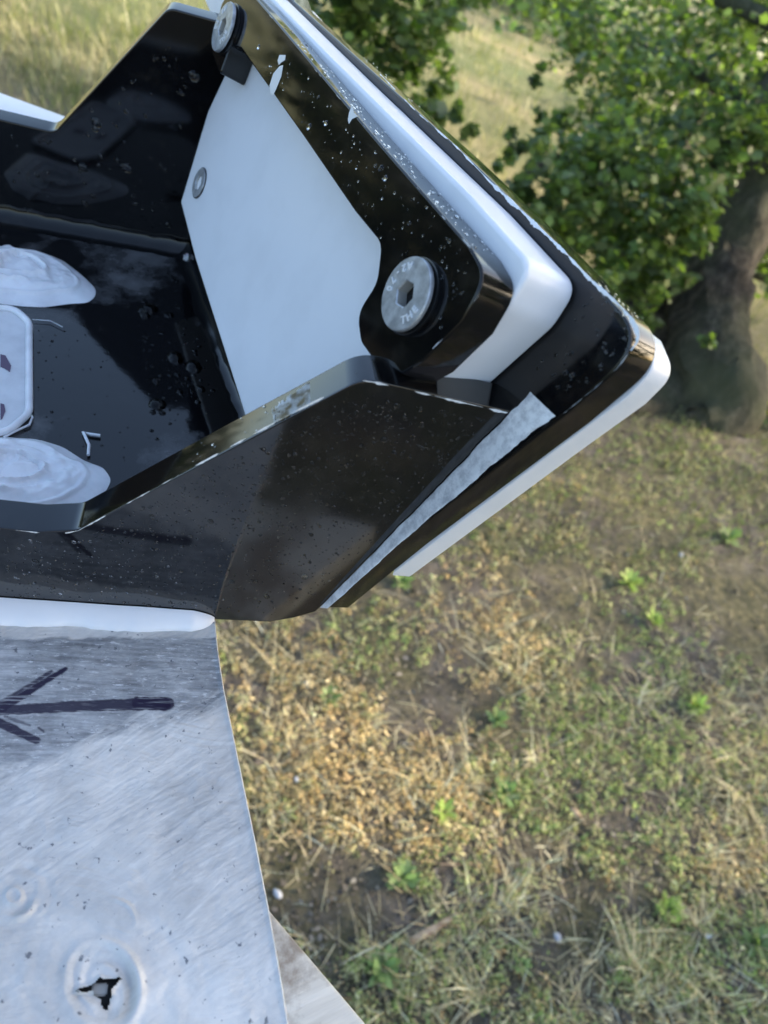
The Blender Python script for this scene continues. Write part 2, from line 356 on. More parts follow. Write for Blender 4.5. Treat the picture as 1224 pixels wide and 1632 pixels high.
# straw blades
def blades(P, L, wd, lean, col, name, basis_az=None, curve=.25):
    n = len(P); az = rng.uniform(0, 2 * pi, n) if basis_az is None else basis_az
    d = np.stack([np.cos(az) * np.sin(lean), np.sin(az) * np.sin(lean), np.cos(lean)], 1); s = np.stack([-np.sin(az), np.cos(az), np.zeros(n)], 1)
    mid = P + d * (L * .55)[:, None]; d2 = d.copy(); d2[:, 2] -= curve; d2 /= np.linalg.norm(d2, axis=1)[:, None]; tip = mid + d2 * (L * .45)[:, None]
    h = (wd / 2)[:, None]; V = np.stack([P - s * h, P + s * h, mid - s * h * .8, mid + s * h * .8, tip], 1)
    i = np.arange(n)[:, None] * 5; F = np.concatenate([i + np.array([[0, 1, 3]]), i + np.array([[0, 3, 2]]), i + np.array([[2, 3, 4]])], 0)
    V = V.reshape(-1, 3); return mesh_np(name, V, F, attrs={'col': ('POINT', np.repeat(col, 5, 0))})
STRAW = [(.68, .58, .36), (.60, .49, .28), (.75, .68, .48), (.50, .40, .24)]
P, px, py = gpts(22000, 250, 1450, 560, 1900); W = kindmap(px, py)
k = rng.random(len(P)) < np.clip(.16 + .7 * W[3] + .2 * W[1] - .5 * W[0] + 1.6 * (fbm(px / 60 + 5, py / 60) - .5), .05, 1); P = P[k]; W = W[:, k]; n = len(P)
me = blades(P, rng.lognormal(math.log(.045), .45, n), rng.uniform(.0007, .0022, n), rng.uniform(.7, 1.5, n), pal(STRAW, n), 'straw')
tag(obj('dry_straw', me, HERB), 'thin dry straw stalks littered over the weedy soil', 'straw', kind='stuff')
# longer grass in the middle distance and on the upper left
P, px, py = gpts(80000, -350, 1500, -120, 900)
cl = fbm(px / 70, py / 45, 4); ul = np.exp(-(((px - 120) / 260) ** 2 + ((py - (60 + .32 * px)) / 55) ** 2))
k = (rng.random(len(P)) < np.clip(.5 + 1.8 * (cl - .5) + ul, .1, 1)); P, px, py, cl, ul = P[k], px[k], py[k], cl[k], ul[k]; n = len(P)
dist = np.linalg.norm(P, axis=1); dry = np.clip(.42 + 2.0 * (fbm(px / 55 + 40, py / 28 + .35 * px / 28, 3) - .5) + .6 * ul * (py > 30 + .3 * px), 0, 1)
nearmid = (P[:, 1] < 3.0) & (px > 500)
L = np.where(nearmid, rng.lognormal(math.log(.03), .4, n), (.024 + .0065 * np.minimum(dist, 9)) * rng.lognormal(0, .35, n) * (1 + .5 * ul))
DRYC = [(.36, .33, .20), (.43, .40, .25), (.28, .25, .14)]; GRC = [(.13, .17, .045), (.17, .20, .06), (.22, .23, .08)]
col = np.where((rng.random(n) < dry)[:, None], pal(DRYC, n, .18), pal(GRC, n, .2))
me = blades(P, L, .0014 * np.minimum(dist, 7) * .75, rng.uniform(.1, .95, n), col, 'grass')
tag(obj('meadow_grass', me, HERB), 'mown tan and green grass stretching away behind the bracket', 'grass', kind='stuff')

# single plants of the near ground
def tuft(name, px, py, n, L, cols, lean, label, cat, group, wd=.0024):
    c = ground(px, py); root = empty(name, c, label, cat, group)
    L *= .82; P = np.array(c)[None] + rng.normal(0, .010, (n, 3)) * np.array([1, 1, 0]); 
    me = blades(P, rng.lognormal(math.log(L), .3, n), rng.uniform(wd * .6, wd * 1.4, n), rng.uniform(*lean, n), pal(cols, n, .15), name, basis_az=random.uniform(0, 6.3) + rng.normal(0, .75, n), curve=.35)
    part('blade_cluster', me, HERB, root, None); return root
for px, py, n, L, lab in [
 (1015,1545,34,.10,'largest pale straw tuft splayed over bare soil near the bottom edge'),(800,1450,22,.08,'thin straw tuft lying beside the split wood chip'),
 (1180,1270,30,.09,'pale straw tuft near the right edge among dry stems'),(1020,1110,20,.07,'upright straw tuft behind the bright green sprigs'),
 (860,1215,16,.06,'small golden straw tuft in the middle of the weeds'),(1110,1480,22,.08,'straw tuft to the right of the bright lime seedling'),
 (590,1150,18,.06,'rusty straw tuft close to the painted plate edge'),(760,1590,22,.08,'straw tuft at the bottom just right of the dark green seedling'),
 (1130,1360,20,.07,'loose straw tuft with a tan curled leaf beside it')]:
    tuft('straw_tuft', px, py, n, L, STRAW, (.7, 1.45), lab, 'straw tuft', 'straw tufts on the near ground')
def seedling(px, py, R, n, cols, lab):
    R *= 1.15; n = int(n * 1.6)
    c = ground(px, py); root = empty('green_seedling', c, lab, 'weed plant', 'green seedlings on the near ground')
    T = np.array([(0, 0, 0), (.35, .13, .12), (.75, .11, .2), (1, 0, .12), (.75, -.11, .2), (.35, -.13, .12)])
    for k in range(n):
        th = 2.4 * k + random.uniform(-.2, .2); el = random.uniform(.15, 1.1); s = R * random.uniform(.7, 1.1)
        d = np.array([cos(th) * cos(el), sin(th) * cos(el), sin(el)]); sd_ = np.array([-sin(th), cos(th), 0]); nz = np.cross(d, sd_)
        V = np.array(c) + np.array([0, 0, .006]) + s * (T[:, 0:1] * d + T[:, 1:2] * sd_ * 1.2 - T[:, 2:3] * nz * .6)
        me = mesh_np('leaf', V, np.array([[0, 1, 2, 3, 4, 5]]), attrs={'col': ('POINT', np.repeat(pal(cols, 1, .2), 6, 0))}); part('leaf', me, HERB, root, None)
    part('stem', tube([Vector(c), Vector(c) + Vector((0, 0, .02))], .0012, 5), HERB, root, None)
LIME = [(.32, .43, .09), (.40, .48, .13)]; MID = [(.20, .29, .10), (.26, .34, .12)]
for a in [(1062,1452,.030,14,LIME,'bright lime seedling between two straw tufts low on the right'),(705,1297,.026,13,LIME,'lime seedling on brown soil left of the rust coloured herbs'),
 (608,1545,.034,13,MID,'mid green seedling at the bottom nearest the painted board'),(640,1400,.030,16,MID,'dark green bushy seedling on bare soil left of centre'),
 (1108,1130,.030,14,LIME,'yellow green seedling in front of the straw near the right side'),(828,1540,.020,9,MID,'small green seedling beside a grey stone near the bottom'),
 (1205,1505,.034,15,MID,'green seedling cut off by the right edge low in the picture'),(1000,930,.034,14,LIME,'light green seedling high on the weedy ground below the tree'),
 (1040,990,.028,12,LIME,'light green seedling on the pale grey soil right of centre'),(790,1150,.026,12,MID,'green seedling just right of the dark bare patch'),
 (525,1115,.024,11,MID,'green seedling close to the right edge of the painted plate'),(1160,860,.036,14,MID,'green seedling near the right edge below the tree roots'),
 (640,930,.028,12,MID,'green seedling right beneath the white edge of the bracket'),(800,1265,.028,14,MID,'green seedling in the middle of the near ground')]: seedling(*a)
def stone(px, py, s, mat, lab, name='pebble', cat='stone', z=0):
    c = ground(px, py); bm = bmesh.new(); bmesh.ops.create_icosphere(bm, subdivisions=2, radius=1)
    sx_, sy_, sz_ = random.uniform(.8, 1.3), random.uniform(.6, 1), random.uniform(.5, .7)
    for v in bm.verts:
        k = 1 + .25 * (random.random() - .5); v.co = Vector((v.co.x * sx_, v.co.y * sy_, v.co.z * sz_)) * s * k
    me = bpy.data.meshes.new(name); bm.to_mesh(me); bm.free(); o = obj(name, me, mat, None, 50); o.location = c + Vector((0, 0, s * .3 + z)); o.rotation_euler.z = random.uniform(0, 6); return tag(o, lab, cat)
for a in [(888,1495,.008,PALE,'white pebble left of the lime seedling at the bottom'),(1128,1492,.007,PALE,'small white pebble under the straw tuft low on the right'),
 (915,1298,.013,STICK,'tan flat chip lying on the mossy middle of the ground'),(487,1092,.007,PALE,'white pebble near the edge of the painted plate'),
 (472,1243,.006,PALE,'small white pebble beside the plate edge lower down'),(442,1425,.008,PALE,'pale pebble beside the top of the white board'),
 (1085,885,.008,PALE,'bluish white pebble on grey soil below the tree')]: stone(*a)
def twig(px, py, px2, py2, r0, r1, lab, name='wood_chip', cat='wood chip'):
    a, b = ground(px, py), ground(px2, py2); a.z += r0; b.z += r0
    o = obj(name, tube([a, a.lerp(b, .35) + Vector((.002, .001, .001)), a.lerp(b, .7), b], [r0 * .7, r0, r1 * 1.1, r1], 6), STICK, None, 40); tag(o, lab, cat)
twig(652,1502,728,1460,.007,.005,'pale split wood chip lying on dark soil near the bottom')
twig(676,1530,700,1470,.002,.0015,'thin brown twig crossing the split wood chip', 'twig', 'twig')
twig(1180,1360,1222,1330,.002,.0015,'thin pale twig at the right edge above the tan leaf', 'twig', 'twig')
twig(700,1378,800,1380,.0015,.001,'long thin dry stalk lying across the soil below the green seedling', 'twig', 'twig')

# ------------------------------------------------------------------ TREE AND SHRUBS
OAK = [(-.5, 0, 0), (-.30, .14, .03), (-.22, .34, .02), (.0, .22, .05), (.12, .42, .0), (.30, .20, .04), (.55, .0, .0), (.30, -.20, .04), (.12, -.42, .0), (.0, -.22, .05), (-.22, -.34, .02), (-.30, -.14, .03)]
def leafmesh(P, size, col, tilt=1.0, name='leaves'):
    return scatter(P, size, OAK, tilt, col, name, LEAF)
GL = [(.095, .135, .04), (.12, .17, .05), (.15, .20, .06), (.10, .145, .06), (.075, .11, .035)]
GL2 = [(.15, .22, .05), (.19, .27, .06), (.12, .19, .05)]
tree = empty('oak_tree', ground(1130, 660), 'gnarled tree with thick brown trunk and dark green lobed leaves filling the upper right', 'tree')
def limb(name, pts, rr, sides=14, parent=tree, mat=BARK, rough=.16):
    P3 = [Vector(p) if isinstance(p, Vector) else at_depth(*p) for p in pts]
    Q = []; R = []
    for i in range(len(P3) - 1):
        for k in range(6):
            s = k / 6; p0 = P3[max(i - 1, 0)]; p1 = P3[i]; p2 = P3[i + 1]; p3 = P3[min(i + 2, len(P3) - 1)]
            Q.append(.5 * ((2 * p1) + (p2 - p0) * s + (2 * p0 - 5 * p1 + 4 * p2 - p3) * s * s + (-p0 + 3 * p1 - 3 * p2 + p3) * s ** 3)); R.append(rr[i] * (1 - s) + rr[i + 1] * s)
    Q.append(P3[-1]); R.append(rr[-1])
    me = tube(Q, R, sides)
    ax = {}
    for i, v in enumerate(me.vertices):
        c = Q[min(i // sides, len(Q) - 1)]; a = i % sides
        k = 1 + rough * (float(fbm(np.array(a * .9 + 3), np.array((i // sides) * .33))) - .5) * 2
        v.co = c + (v.co - c) * k
    return part(name, me, mat, parent, 50)
limb('trunk', [ground(1145, 655) - Vector((0, 0, .35)),(1136,628,2.58),(1126,585,2.55),(1128,500,2.55),(1132,430,2.56),(1175,330,2.5),(1235,215,2.45),(1330,80,2.4),(1420,-60,2.4)], [.20,.175,.155,.135,.135,.13,.15,.15,.12], 20, rough=.28)
limb('trunk_fork', [ground(1080, 650) - Vector((0, 0, .3)),(1066,560,2.7),(1030,450,2.75),(1040,360,2.8),(1110,190,2.9),(1185,90,3.0),(1290,-60,3.0)], [.16,.12,.10,.05,.03,.025,.02], 16, rough=.25)
limb('branch', [(1030,450,2.75),(960,430,2.8),(920,520,2.75),(900,560,2.7)], [.06,.035,.02,.012], 10)
limb('branch', [(1235,215,2.45),(1120,120,2.6),(1010,70,2.7)], [.04,.02,.008], 10)
limb('branch', [(1130,400,2.55),(1030,300,2.4),(900,250,2.3),(820,300,2.2)], [.04,.022,.014,.006], 10)
limb('branch', [(1330,80,2.4),(1000,-60,2.4),(760,-60,2.2),(600,10,2.0)], [.03,.02,.012,.006], 10)
limb('root', [(1140,600,2.5),(1168,630,2.55), ground(1190, 665) - Vector((0, 0, .08))], [.10,.06,.02], 12, rough=.3)
limb('root', [(1080,600,2.6),(1040,640,2.5),(990,650,2.4)], [.10,.06,.03], 12, rough=.3)
# leaf clumps: px, py, radius px, depth m, leaves
CL = [(600,30,75,1.9,420),(680,70,60,2.0,260),(560,-20,60,1.8,260),(700,195,28,1.9,55),(745,215,14,1.9,14),(640,110,40,2.0,120),(655,165,30,2.0,60),
 (845,120,18,2.4,22),(880,190,30,2.4,80),(858,245,24,2.3,50),(838,310,40,2.2,110),(815,345,30,2.2,60),(900,300,70,2.3,330),(960,260,70,2.4,330),(880,370,55,2.2,240),(930,330,70,2.3,300),
 (1000,360,80,2.4,420),(1060,300,90,2.4,460),(950,440,60,2.3,220),(1010,470,50,2.35,150),(1090,360,55,2.3,240),(1110,340,50,2.2,200),(1000,200,90,2.6,420),(935,90,55,2.8,170),(1030,80,100,2.8,560),
 (1110,130,110,2.8,600),(1190,60,100,2.7,560),(1200,250,60,2.3,200),(1210,330,50,2.6,200),(1215,400,35,2.7,120),(1120,230,80,2.6,360),(745,-20,45,2.8,90),(890,-10,50,3.0,110),(1060,430,35,2.3,90),(960,520,35,2.4,70),(790,265,20,2.1,28),(820,215,22,2.3,40),
 (715,15,35,2.3,50),(1300,200,110,2.5,400),(1300,-80,150,2.7,600),(1000,-100,160,2.7,700),(700,-110,140,2.2,500),(1090,520,35,2.3,50),(1180,170,60,2.2,160),(1300,420,70,2.5,200)]
r_, u__, f_ = (np.array(k) for k in (_r, _u, _f)); PL = []
for cx, cy, R, d, n in CL:
    nsub = max(3, n // 16); sub = rng.normal(0, .5, (nsub, 3)) * R; k = rng.integers(0, nsub, int(n * 1.9))
    q = sub[k] + rng.normal(0, .16, (len(k), 3)) * R * np.array([1, 1, 1.2]); sc = d / FPX
    PL.append(np.array(CAM) + d * ((cx - 612) / FPX * r_ + (816 - cy) / FPX * u__ + f_) + sc * (q[:, 0:1] * r_ - q[:, 1:2] * u__ + 1.6 * q[:, 2:3] * f_))
PL = np.concatenate(PL); gz = terrain(PL[:, 0], PL[:, 1]); PL = PL[PL[:, 2] > gz + .05]; n = len(PL)
sz = rng.lognormal(math.log(.030), .28, n); order = np.argsort(np.linalg.norm(PL - np.array(CAM), axis=1) - sz * 3 + 10 * ((project(PL)[0] < 0) | (project(PL)[0] > 1224) | (project(PL)[1] < 0)))
big = order[:300]; rest = order[300:]
colr = pal(GL, len(rest), .22); lm = rng.random(len(rest)) < .38; colr[lm] = pal(GL2, lm.sum())
o = part('crown', leafmesh(PL[rest], sz[rest], colr), LEAF, tree, None); o['kind'] = 'stuff'
T0, B0, Z0 = rand_basis(300, .9)
lms = [mesh_np('leaf', np.array(OAK), np.array([list(range(12))]), attrs={'col': ('POINT', np.repeat(np.array([c]), 12, 0))}) for c in GL + GL2[:1]]
for m_ in lms: m_.materials.append(LEAF)
for i, k in enumerate(big):
    o = bpy.data.objects.new('leaf', lms[i % len(lms)]); C.objects.link(o); o.parent = tree; s = float(sz[k]); a, b, c = T0[i] * s, B0[i] * s, Z0[i] * s
    o.matrix_parent_inverse = Matrix.Translation(-tree.location); p = PL[k]
    o.matrix_basis = Matrix(((a[0], b[0], c[0], p[0]), (a[1], b[1], c[1], p[1]), (a[2], b[2], c[2], p[2]), (0, 0, 0, 1)))

def bush(name, c, rad, n, ls, cols, lab, cat='bush', group=None, trunk=None, stems=True):
    c = Vector(c); base = Vector((c.x, c.y, float(terrain(np.array(c.x), np.array(c.y))))); root = empty(name, base, lab, cat, group)
    ns = max(8, n // 40); d = rng.normal(0, 1, (ns, 3)); d /= np.linalg.norm(d, axis=1)[:, None]; sub = d * (rng.random((ns, 1)) ** .4) * np.array(rad)
    k = rng.integers(0, ns, n); P = np.array(c) + sub[k] + rng.normal(0, .16, (n, 3)) * np.array(rad); P = P[P[:, 2] > base.z + .03]; n = len(P)
    part('crown', leafmesh(P, rng.lognormal(math.log(ls), .25, n), pal(cols, n, .25)), LEAF, root, None)['kind'] = 'stuff'
    if trunk: part('trunk', tube([base - Vector((0, 0, .2)), base.lerp(c, .5) + Vector((trunk, 0, 0)), c], [trunk * 1.3, trunk, trunk * .6], 12), BARK, root, 50)
    else:
        for i in range(3): part('stem', tube([base - Vector((0, 0, .1)), base.lerp(c, .6) + Vector((.3 * rad[0] * (i - 1), .1 * i, 0)), c + Vector((.5 * rad[0] * (i - 1), 0, .4 * rad[2]))], [.04, .03, .01], 7), BARK, root, 50)
    return root
G = 'shrubs at the far side of the meadow'
def gp(px, py, d): p = at_depth(px, py, d); return p
for px, py, d, rad, n, ls, cols, lab in [
 (1000,60,9,(2.0,1.4,1.5),2600,.10,GL,'dark shrub mass behind the middle of the tree crown'),
 (1180,30,9.5,(2.4,1.6,1.8),2800,.10,GL2,'lighter shrub showing through the leaves in the top right corner'),
 (860,40,8.5,(1.0,.9,.9),1300,.08,[(.16,.27,.06),(.20,.32,.08)],'sunlit yellow green shrub beyond the meadow right of the boulder'),
 (790,10,9.5,(1.0,.9,.9),1100,.08,[(.14,.24,.09),(.11,.2,.06)],'blue green shrub at the top edge behind the boulder'),
 (920,150,7.5,(.9,.8,.7),1200,.08,GL+GL2,'dark shrub between the bright meadow strip and the tree'),
 (690,-40,9,(1.4,1.,.9),1300,.09,GL,'dark shrub at the top edge left of the boulder'),
 (1180,300,5.2,(.9,.8,.9),1500,.07,GL,'dense dark shrub behind the leaning trunk'),
 (1230,420,4.6,(.35,.4,.25),500,.05,GL,'low shrub behind the log at the right edge'),
 (1330,120,8,(2.0,1.6,1.8),2000,.10,GL,'tall dark shrub partly outside the right edge')]:
    bush('meadow_shrub', gp(px, py, d), rad, n, ls, cols, lab, 'shrub', G)
# added unseen trees, crowns shaped to keep low sun off bracket and reflected ground
for c, rad, n, ls, tr, lab in [((6.2, 2.3, 4.45), (1.6, 2.7, .85), 6500, .19, .16, 'nearest added tree, unseen, its dense crown keeping sun off the bracket'),
        ((6.4, 2.7, 2.5), (1.5, 2.7, .95), 2300, .085, .05, 'added unseen thin tree with sparse small leaves dimming the sun on the ground'),
        ((6.3, -.75, 2.2), (1.3, 2.1, 1.5), 6500, .16, .10, 'added unseen low dense tree shading the ground that the side wall reflects'),
        ((7.4, 4.6, 6.3), (1.6, 2.9, 1.3), 6500, .19, .18, 'tallest added tree, unseen, its high crown shading the ground left of the bracket')]:
    bush('added_shade_tree', c, rad, n, ls, GL, lab, 'tree', None, trunk=tr)
DG = [(.022, .034, .016), (.03, .045, .02), (.018, .028, .014)]  # added unseen hedges with very dark leaves, to darken the bracket's reflections
bush('added_hedge', (-7.5, 1.6, 1.1), (1.0, 3.2, 1.5), 7000, .16, DG, 'added unseen dark hedge left of the bracket, darkening its reflections', 'hedge')
bush('added_hedge', (-6.2, -3.4, 1.1), (2.0, 1.8, 1.5), 5000, .16, DG, 'added unseen dark hedge behind and left of the camera, darkening reflections', 'hedge')
# log / pipe, boulder, stake, rocks
o = obj('fallen_log', tube([at_depth(1168,424,3.3), at_depth(1200,434,3.25), at_depth(1260,456,3.2), at_depth(1330,480,3.1)], [.02,.024,.026,.03], 12), BARK, None, 40); tag(o, 'thin grey log lying across the grass right of the trunk', 'log')
def rockat(px, py, d, s, mat, lab, name='boulder', cat='boulder'):
    o = stone(600, 1500, s, mat, lab, name, cat); p = at_depth(px, py, d); o.location = p; return o
rockat(795,78,8.2,(.28),ROCK,'grey boulder at the far edge of the meadow'); rockat(808,70,8.1,.13,PALE,'white rock leaning on the far grey boulder','rock','rock')
rockat(752,40,9.,.16,PALE,'bluish white rock at the top edge beyond the meadow','rock','rock'); rockat(812,8,9.5,.10,PALE,'small white rock at the very top beyond the meadow','rock','rock')
for px, py, s, mt, lab in [(1125,640,.05,ROCK,'grey rock at the foot of the trunk'),(1098,620,.035,PALE,'pale rock wedged by the left foot of the trunk'),(1160,680,.045,ROCK,'mossy rock right below the trunk foot'),(1178,585,.06,ROCK,'grey rock on the right side of the trunk base'),(1115,600,.03,STICK,'tan rock close against the trunk base')]:
    stone(px, py, s, mt, lab, 'rock', 'rock')
p = ground(733, 135); o = obj('stake', tube([at_depth(728,143,6.1), at_depth(738,116,6.1)], .028, 8), BARK, None, 40); tag(o, 'short dark stake standing alone in the far meadow', 'stake')
fl = empty('yellow_flower_clump', ground(1212, 655), 'clump of bright yellow blossoms at the right edge below the trunk', 'flowers')
for i in range(16):
    q = ground(1212 + random.uniform(-26, 26), 655 + random.uniform(-26, 26)) + Vector((0, 0, random.uniform(.03, .08)))
    t_, b_, z_ = rand_basis(1, .6); me = scatter(np.array([q]), np.array([.035]), HERB_T, .6, np.array([[.75, .55, .04]]), 'b', HERB); part('blossom', me, HERB, fl, None)
part('foliage', leafmesh(np.array([ground(1212 + random.uniform(-35, 35), 655 + random.uniform(-35, 35)) + Vector((0, 0, random.uniform(.0, .06))) for _ in range(90)]), np.full(90, .03), pal(GL2, 90)), LEAF, fl, None)['kind'] = 'stuff'

# ------------------------------------------------------------------ THE WELDED BRACKET
br = empty('welded_bracket', B(.1, .5, 0), 'glossy black welded metal channel with slanted end plate, white plastic spacers and wet surface', 'bracket')
T = .052 * S
def wp(px, py, r=0): u, v = NEAR.px(px, py); return (u, v, r * S)
ef0 = endframe(0)
def seamx(z, y, off=0.0):                                 # bracket x where the end plane (offset) passes at height z, depth y
    P = _a + NE * (off * S); q = B(0, y, z); return ((P - q).dot(NE) / X.dot(NE)) / S
# near side wall
top = [wp(-420, 800), wp(60, 848), wp(122, 845, .03), wp(579, 603, .05), wp(812, 655)]
bot = [(seamx(.51, 0) * S - .0005, .478 * S, 0), (seamx(.04, 0) * S - .001, .035 * S, 0), wp(470, 985, .02), wp(430, 992), wp(345, 988), wp(0, 965), wp(-420, 940)]
part('side_wall', prism(NEAR, arc_poly(top + bot), T, .0007), BLACKWET, br)
# far side wall (inner face is at y=1.0)
FAR = Frame(B(0, 1.0, 0), X, Z)
def fp(px, py, r=0): q = hit(px, py, FAR.o, Y) - FAR.o; return (q.dot(X), q.dot(Z), r * S)
ff = [(-1.3 * S, .255 * S, 0), fp(-20, 186), fp(86, 211, .03), fp(268, 12, .03), fp(352, 35), (seamx(.5, 1.0) * S, .53 * S, 0), (seamx(.0, 1.0) * S, .0, 0), (-1.3 * S, 0, 0)]
part('side_wall', prism(FAR, arc_poly(ff), T, .0009), BLACK, br)
# floor
FZ = .05
flo = Frame(B(0, 0, FZ), X, Y)
part('floor_plate', prism(flo, [(-1.3 * S, T + .0003), (seamx(FZ, .052) * S, T + .0003), (seamx(FZ, .999) * S, .9995 * S), (-1.3 * S, .9995 * S)], T * .9, 0), FLOORB, br)
# weld fillets along far wall and under the end plate
def fillet(p0, p1, a, b, r, n=40, wob=.25, seed=0):
    V = []; K = 7
    for i in range(n + 1):
        t = i / n; p = p0.lerp(p1, t); rr = r * (1 + wob * (float(fbm(np.array(i * .45 + seed), np.array(seed * 3.1))) - .5) * 2 + .05 * sin(i * 2.1))
        for k in range(K):
            th = pi / 2 * k / (K - 1); V.append(p + a * (rr * (1 - sin(th))) + b * (rr * (1 - cos(th))) )
    F = [(i * K + k, i * K + k + 1, (i + 1) * K + k + 1, (i + 1) * K + k) for i in range(n) for k in range(K - 1)]
    me = bpy.data.meshes.new('f'); me.from_pydata([tuple(v) for v in V], [], F); me.update(); return me
part('weld_bead', fillet(B(-1.3, .999, FZ), B(seamx(FZ, .999) - .0, .999, FZ), -Y, Z, .035 * S, 60, .2, 3), BLACK, br)
part('weld_bead', fillet(B(-1.3, .053, FZ), B(seamx(FZ, .053), .053, FZ), Y, Z, .03 * S, 60, .2, 5), BLACK, br)
part('weld_bead', fillet(B(seamx(FZ, .06) - .002, .06, FZ), B(seamx(FZ, .999) - .002, .999, FZ), -X, Z, .03 * S, 50, .3, 8), BLACK, br)
# end plate
def ep(fr, px, py, r=0): u, v = fr.px(px, py); return (u, v, r * S)
def eb(fr, y, z):                                         # end-frame coords of the point with bracket y,z
    off = (fr.o - _a).dot(NE) / S; q = B(seamx(z, y, off), y, z) - fr.o; return (q.dot(fr.u), q.dot(fr.v), 0)
out = [ep(ef0, 516, 967), ep(ef0, 640, 863), ep(ef0, 900, 661), ep(ef0, 1036, 543, .06), ep(ef0, 880, 380), ep(ef0, 728, 233), ep(ef0, 467, 0), eb(ef0, 1.45, .66), eb(ef0, 1.45, -.02), eb(ef0, .06, -.02)]
part('end_plate', prism(ef0, arc_poly(out, 9), .050 * S, .0009), BLACK, br)
# outer white pad behind the end plate
efb = endframe(-.0505); OB = [ep(efb, 617, 919), (ep(efb, 640, 915)), ep(efb, 1010, 620), ep(efb, 1066, 560, .07), ep(efb, 1040, 500), ep(efb, 700, 200), eb(efb, 1.2, .5), eb(efb, 1.2, .15), eb(efb, .3, .1)]
efc = endframe(-.0505 - .04)
OB = [ep(efc, 655, 919), ep(efc, 920, 724), ep(efc, 1030, 645, 0), ep(efc, 1078, 597, .07), ep(efc, 1056, 545), ep(efc, 1000, 500), ep(efc, 700, 240), eb(efc, 1.2, .55), eb(efc, 1.2, .2), eb(efc, .05, .2)]
part('outer_pad', prism(endframe(-.0505), arc_poly(OB, 9), .040 * S, .0008), WHITE, br)
# inner white spacer
efw = endframe(.085)
back = endframe(0.0005)
wpts = [back.px(812, 590), back.px(885, 522), back.px(925, 460), back.px(820, 347), back.px(606, 143), back.px(459, 0)]
wr = [0, .05, .085, 0, 0, 0]
WP = [(u, v, r * S) for (u, v), r in zip(wpts, wr)]
WP = [eb(efw, .058, .30)] + WP[1:] + [eb(efw, 1.3, .62), eb(efw, 1.3, .5), ep(efw, 362, 88), ep(efw, 347, 122), ep(efw, 287, 323, .01), ep(efw, 310, 413), ep(efw, 388, 660), eb(efw, .085, .13)]
part('spacer_plate', prism(efw, arc_poly(WP, 9), .0845 * S, .0016, 3), WHITE, br)
# clamp frame
eff = endframe(.137)
FP = [ep(eff, 640, 596), ep(eff, 672, 577), ep(eff, 735, 513), ep(eff, 776, 440, .04), ep(eff, 749, 392), ep(eff, 606, 229), ep(eff, 451, 45), ep(eff, 400, -14), ep(eff, 372, -30, .03), ep(eff, 352, 8, .02),
      ep(eff, 336, 82), ep(eff, 350, 119, .008), ep(eff, 367, 71, .01), ep(eff, 384, 77), ep(eff, 483, 217), ep(eff, 565, 337), ep(eff, 607, 388, .035), ep(eff, 600, 450, .03), ep(eff, 568, 500, .05), ep(eff, 574, 545, .03), ep(eff, 592, 570)]
cf = part('clamp_frame', prism(eff, arc_poly(FP, 8), .0515 * S, .0007, 3), BLACK, br)
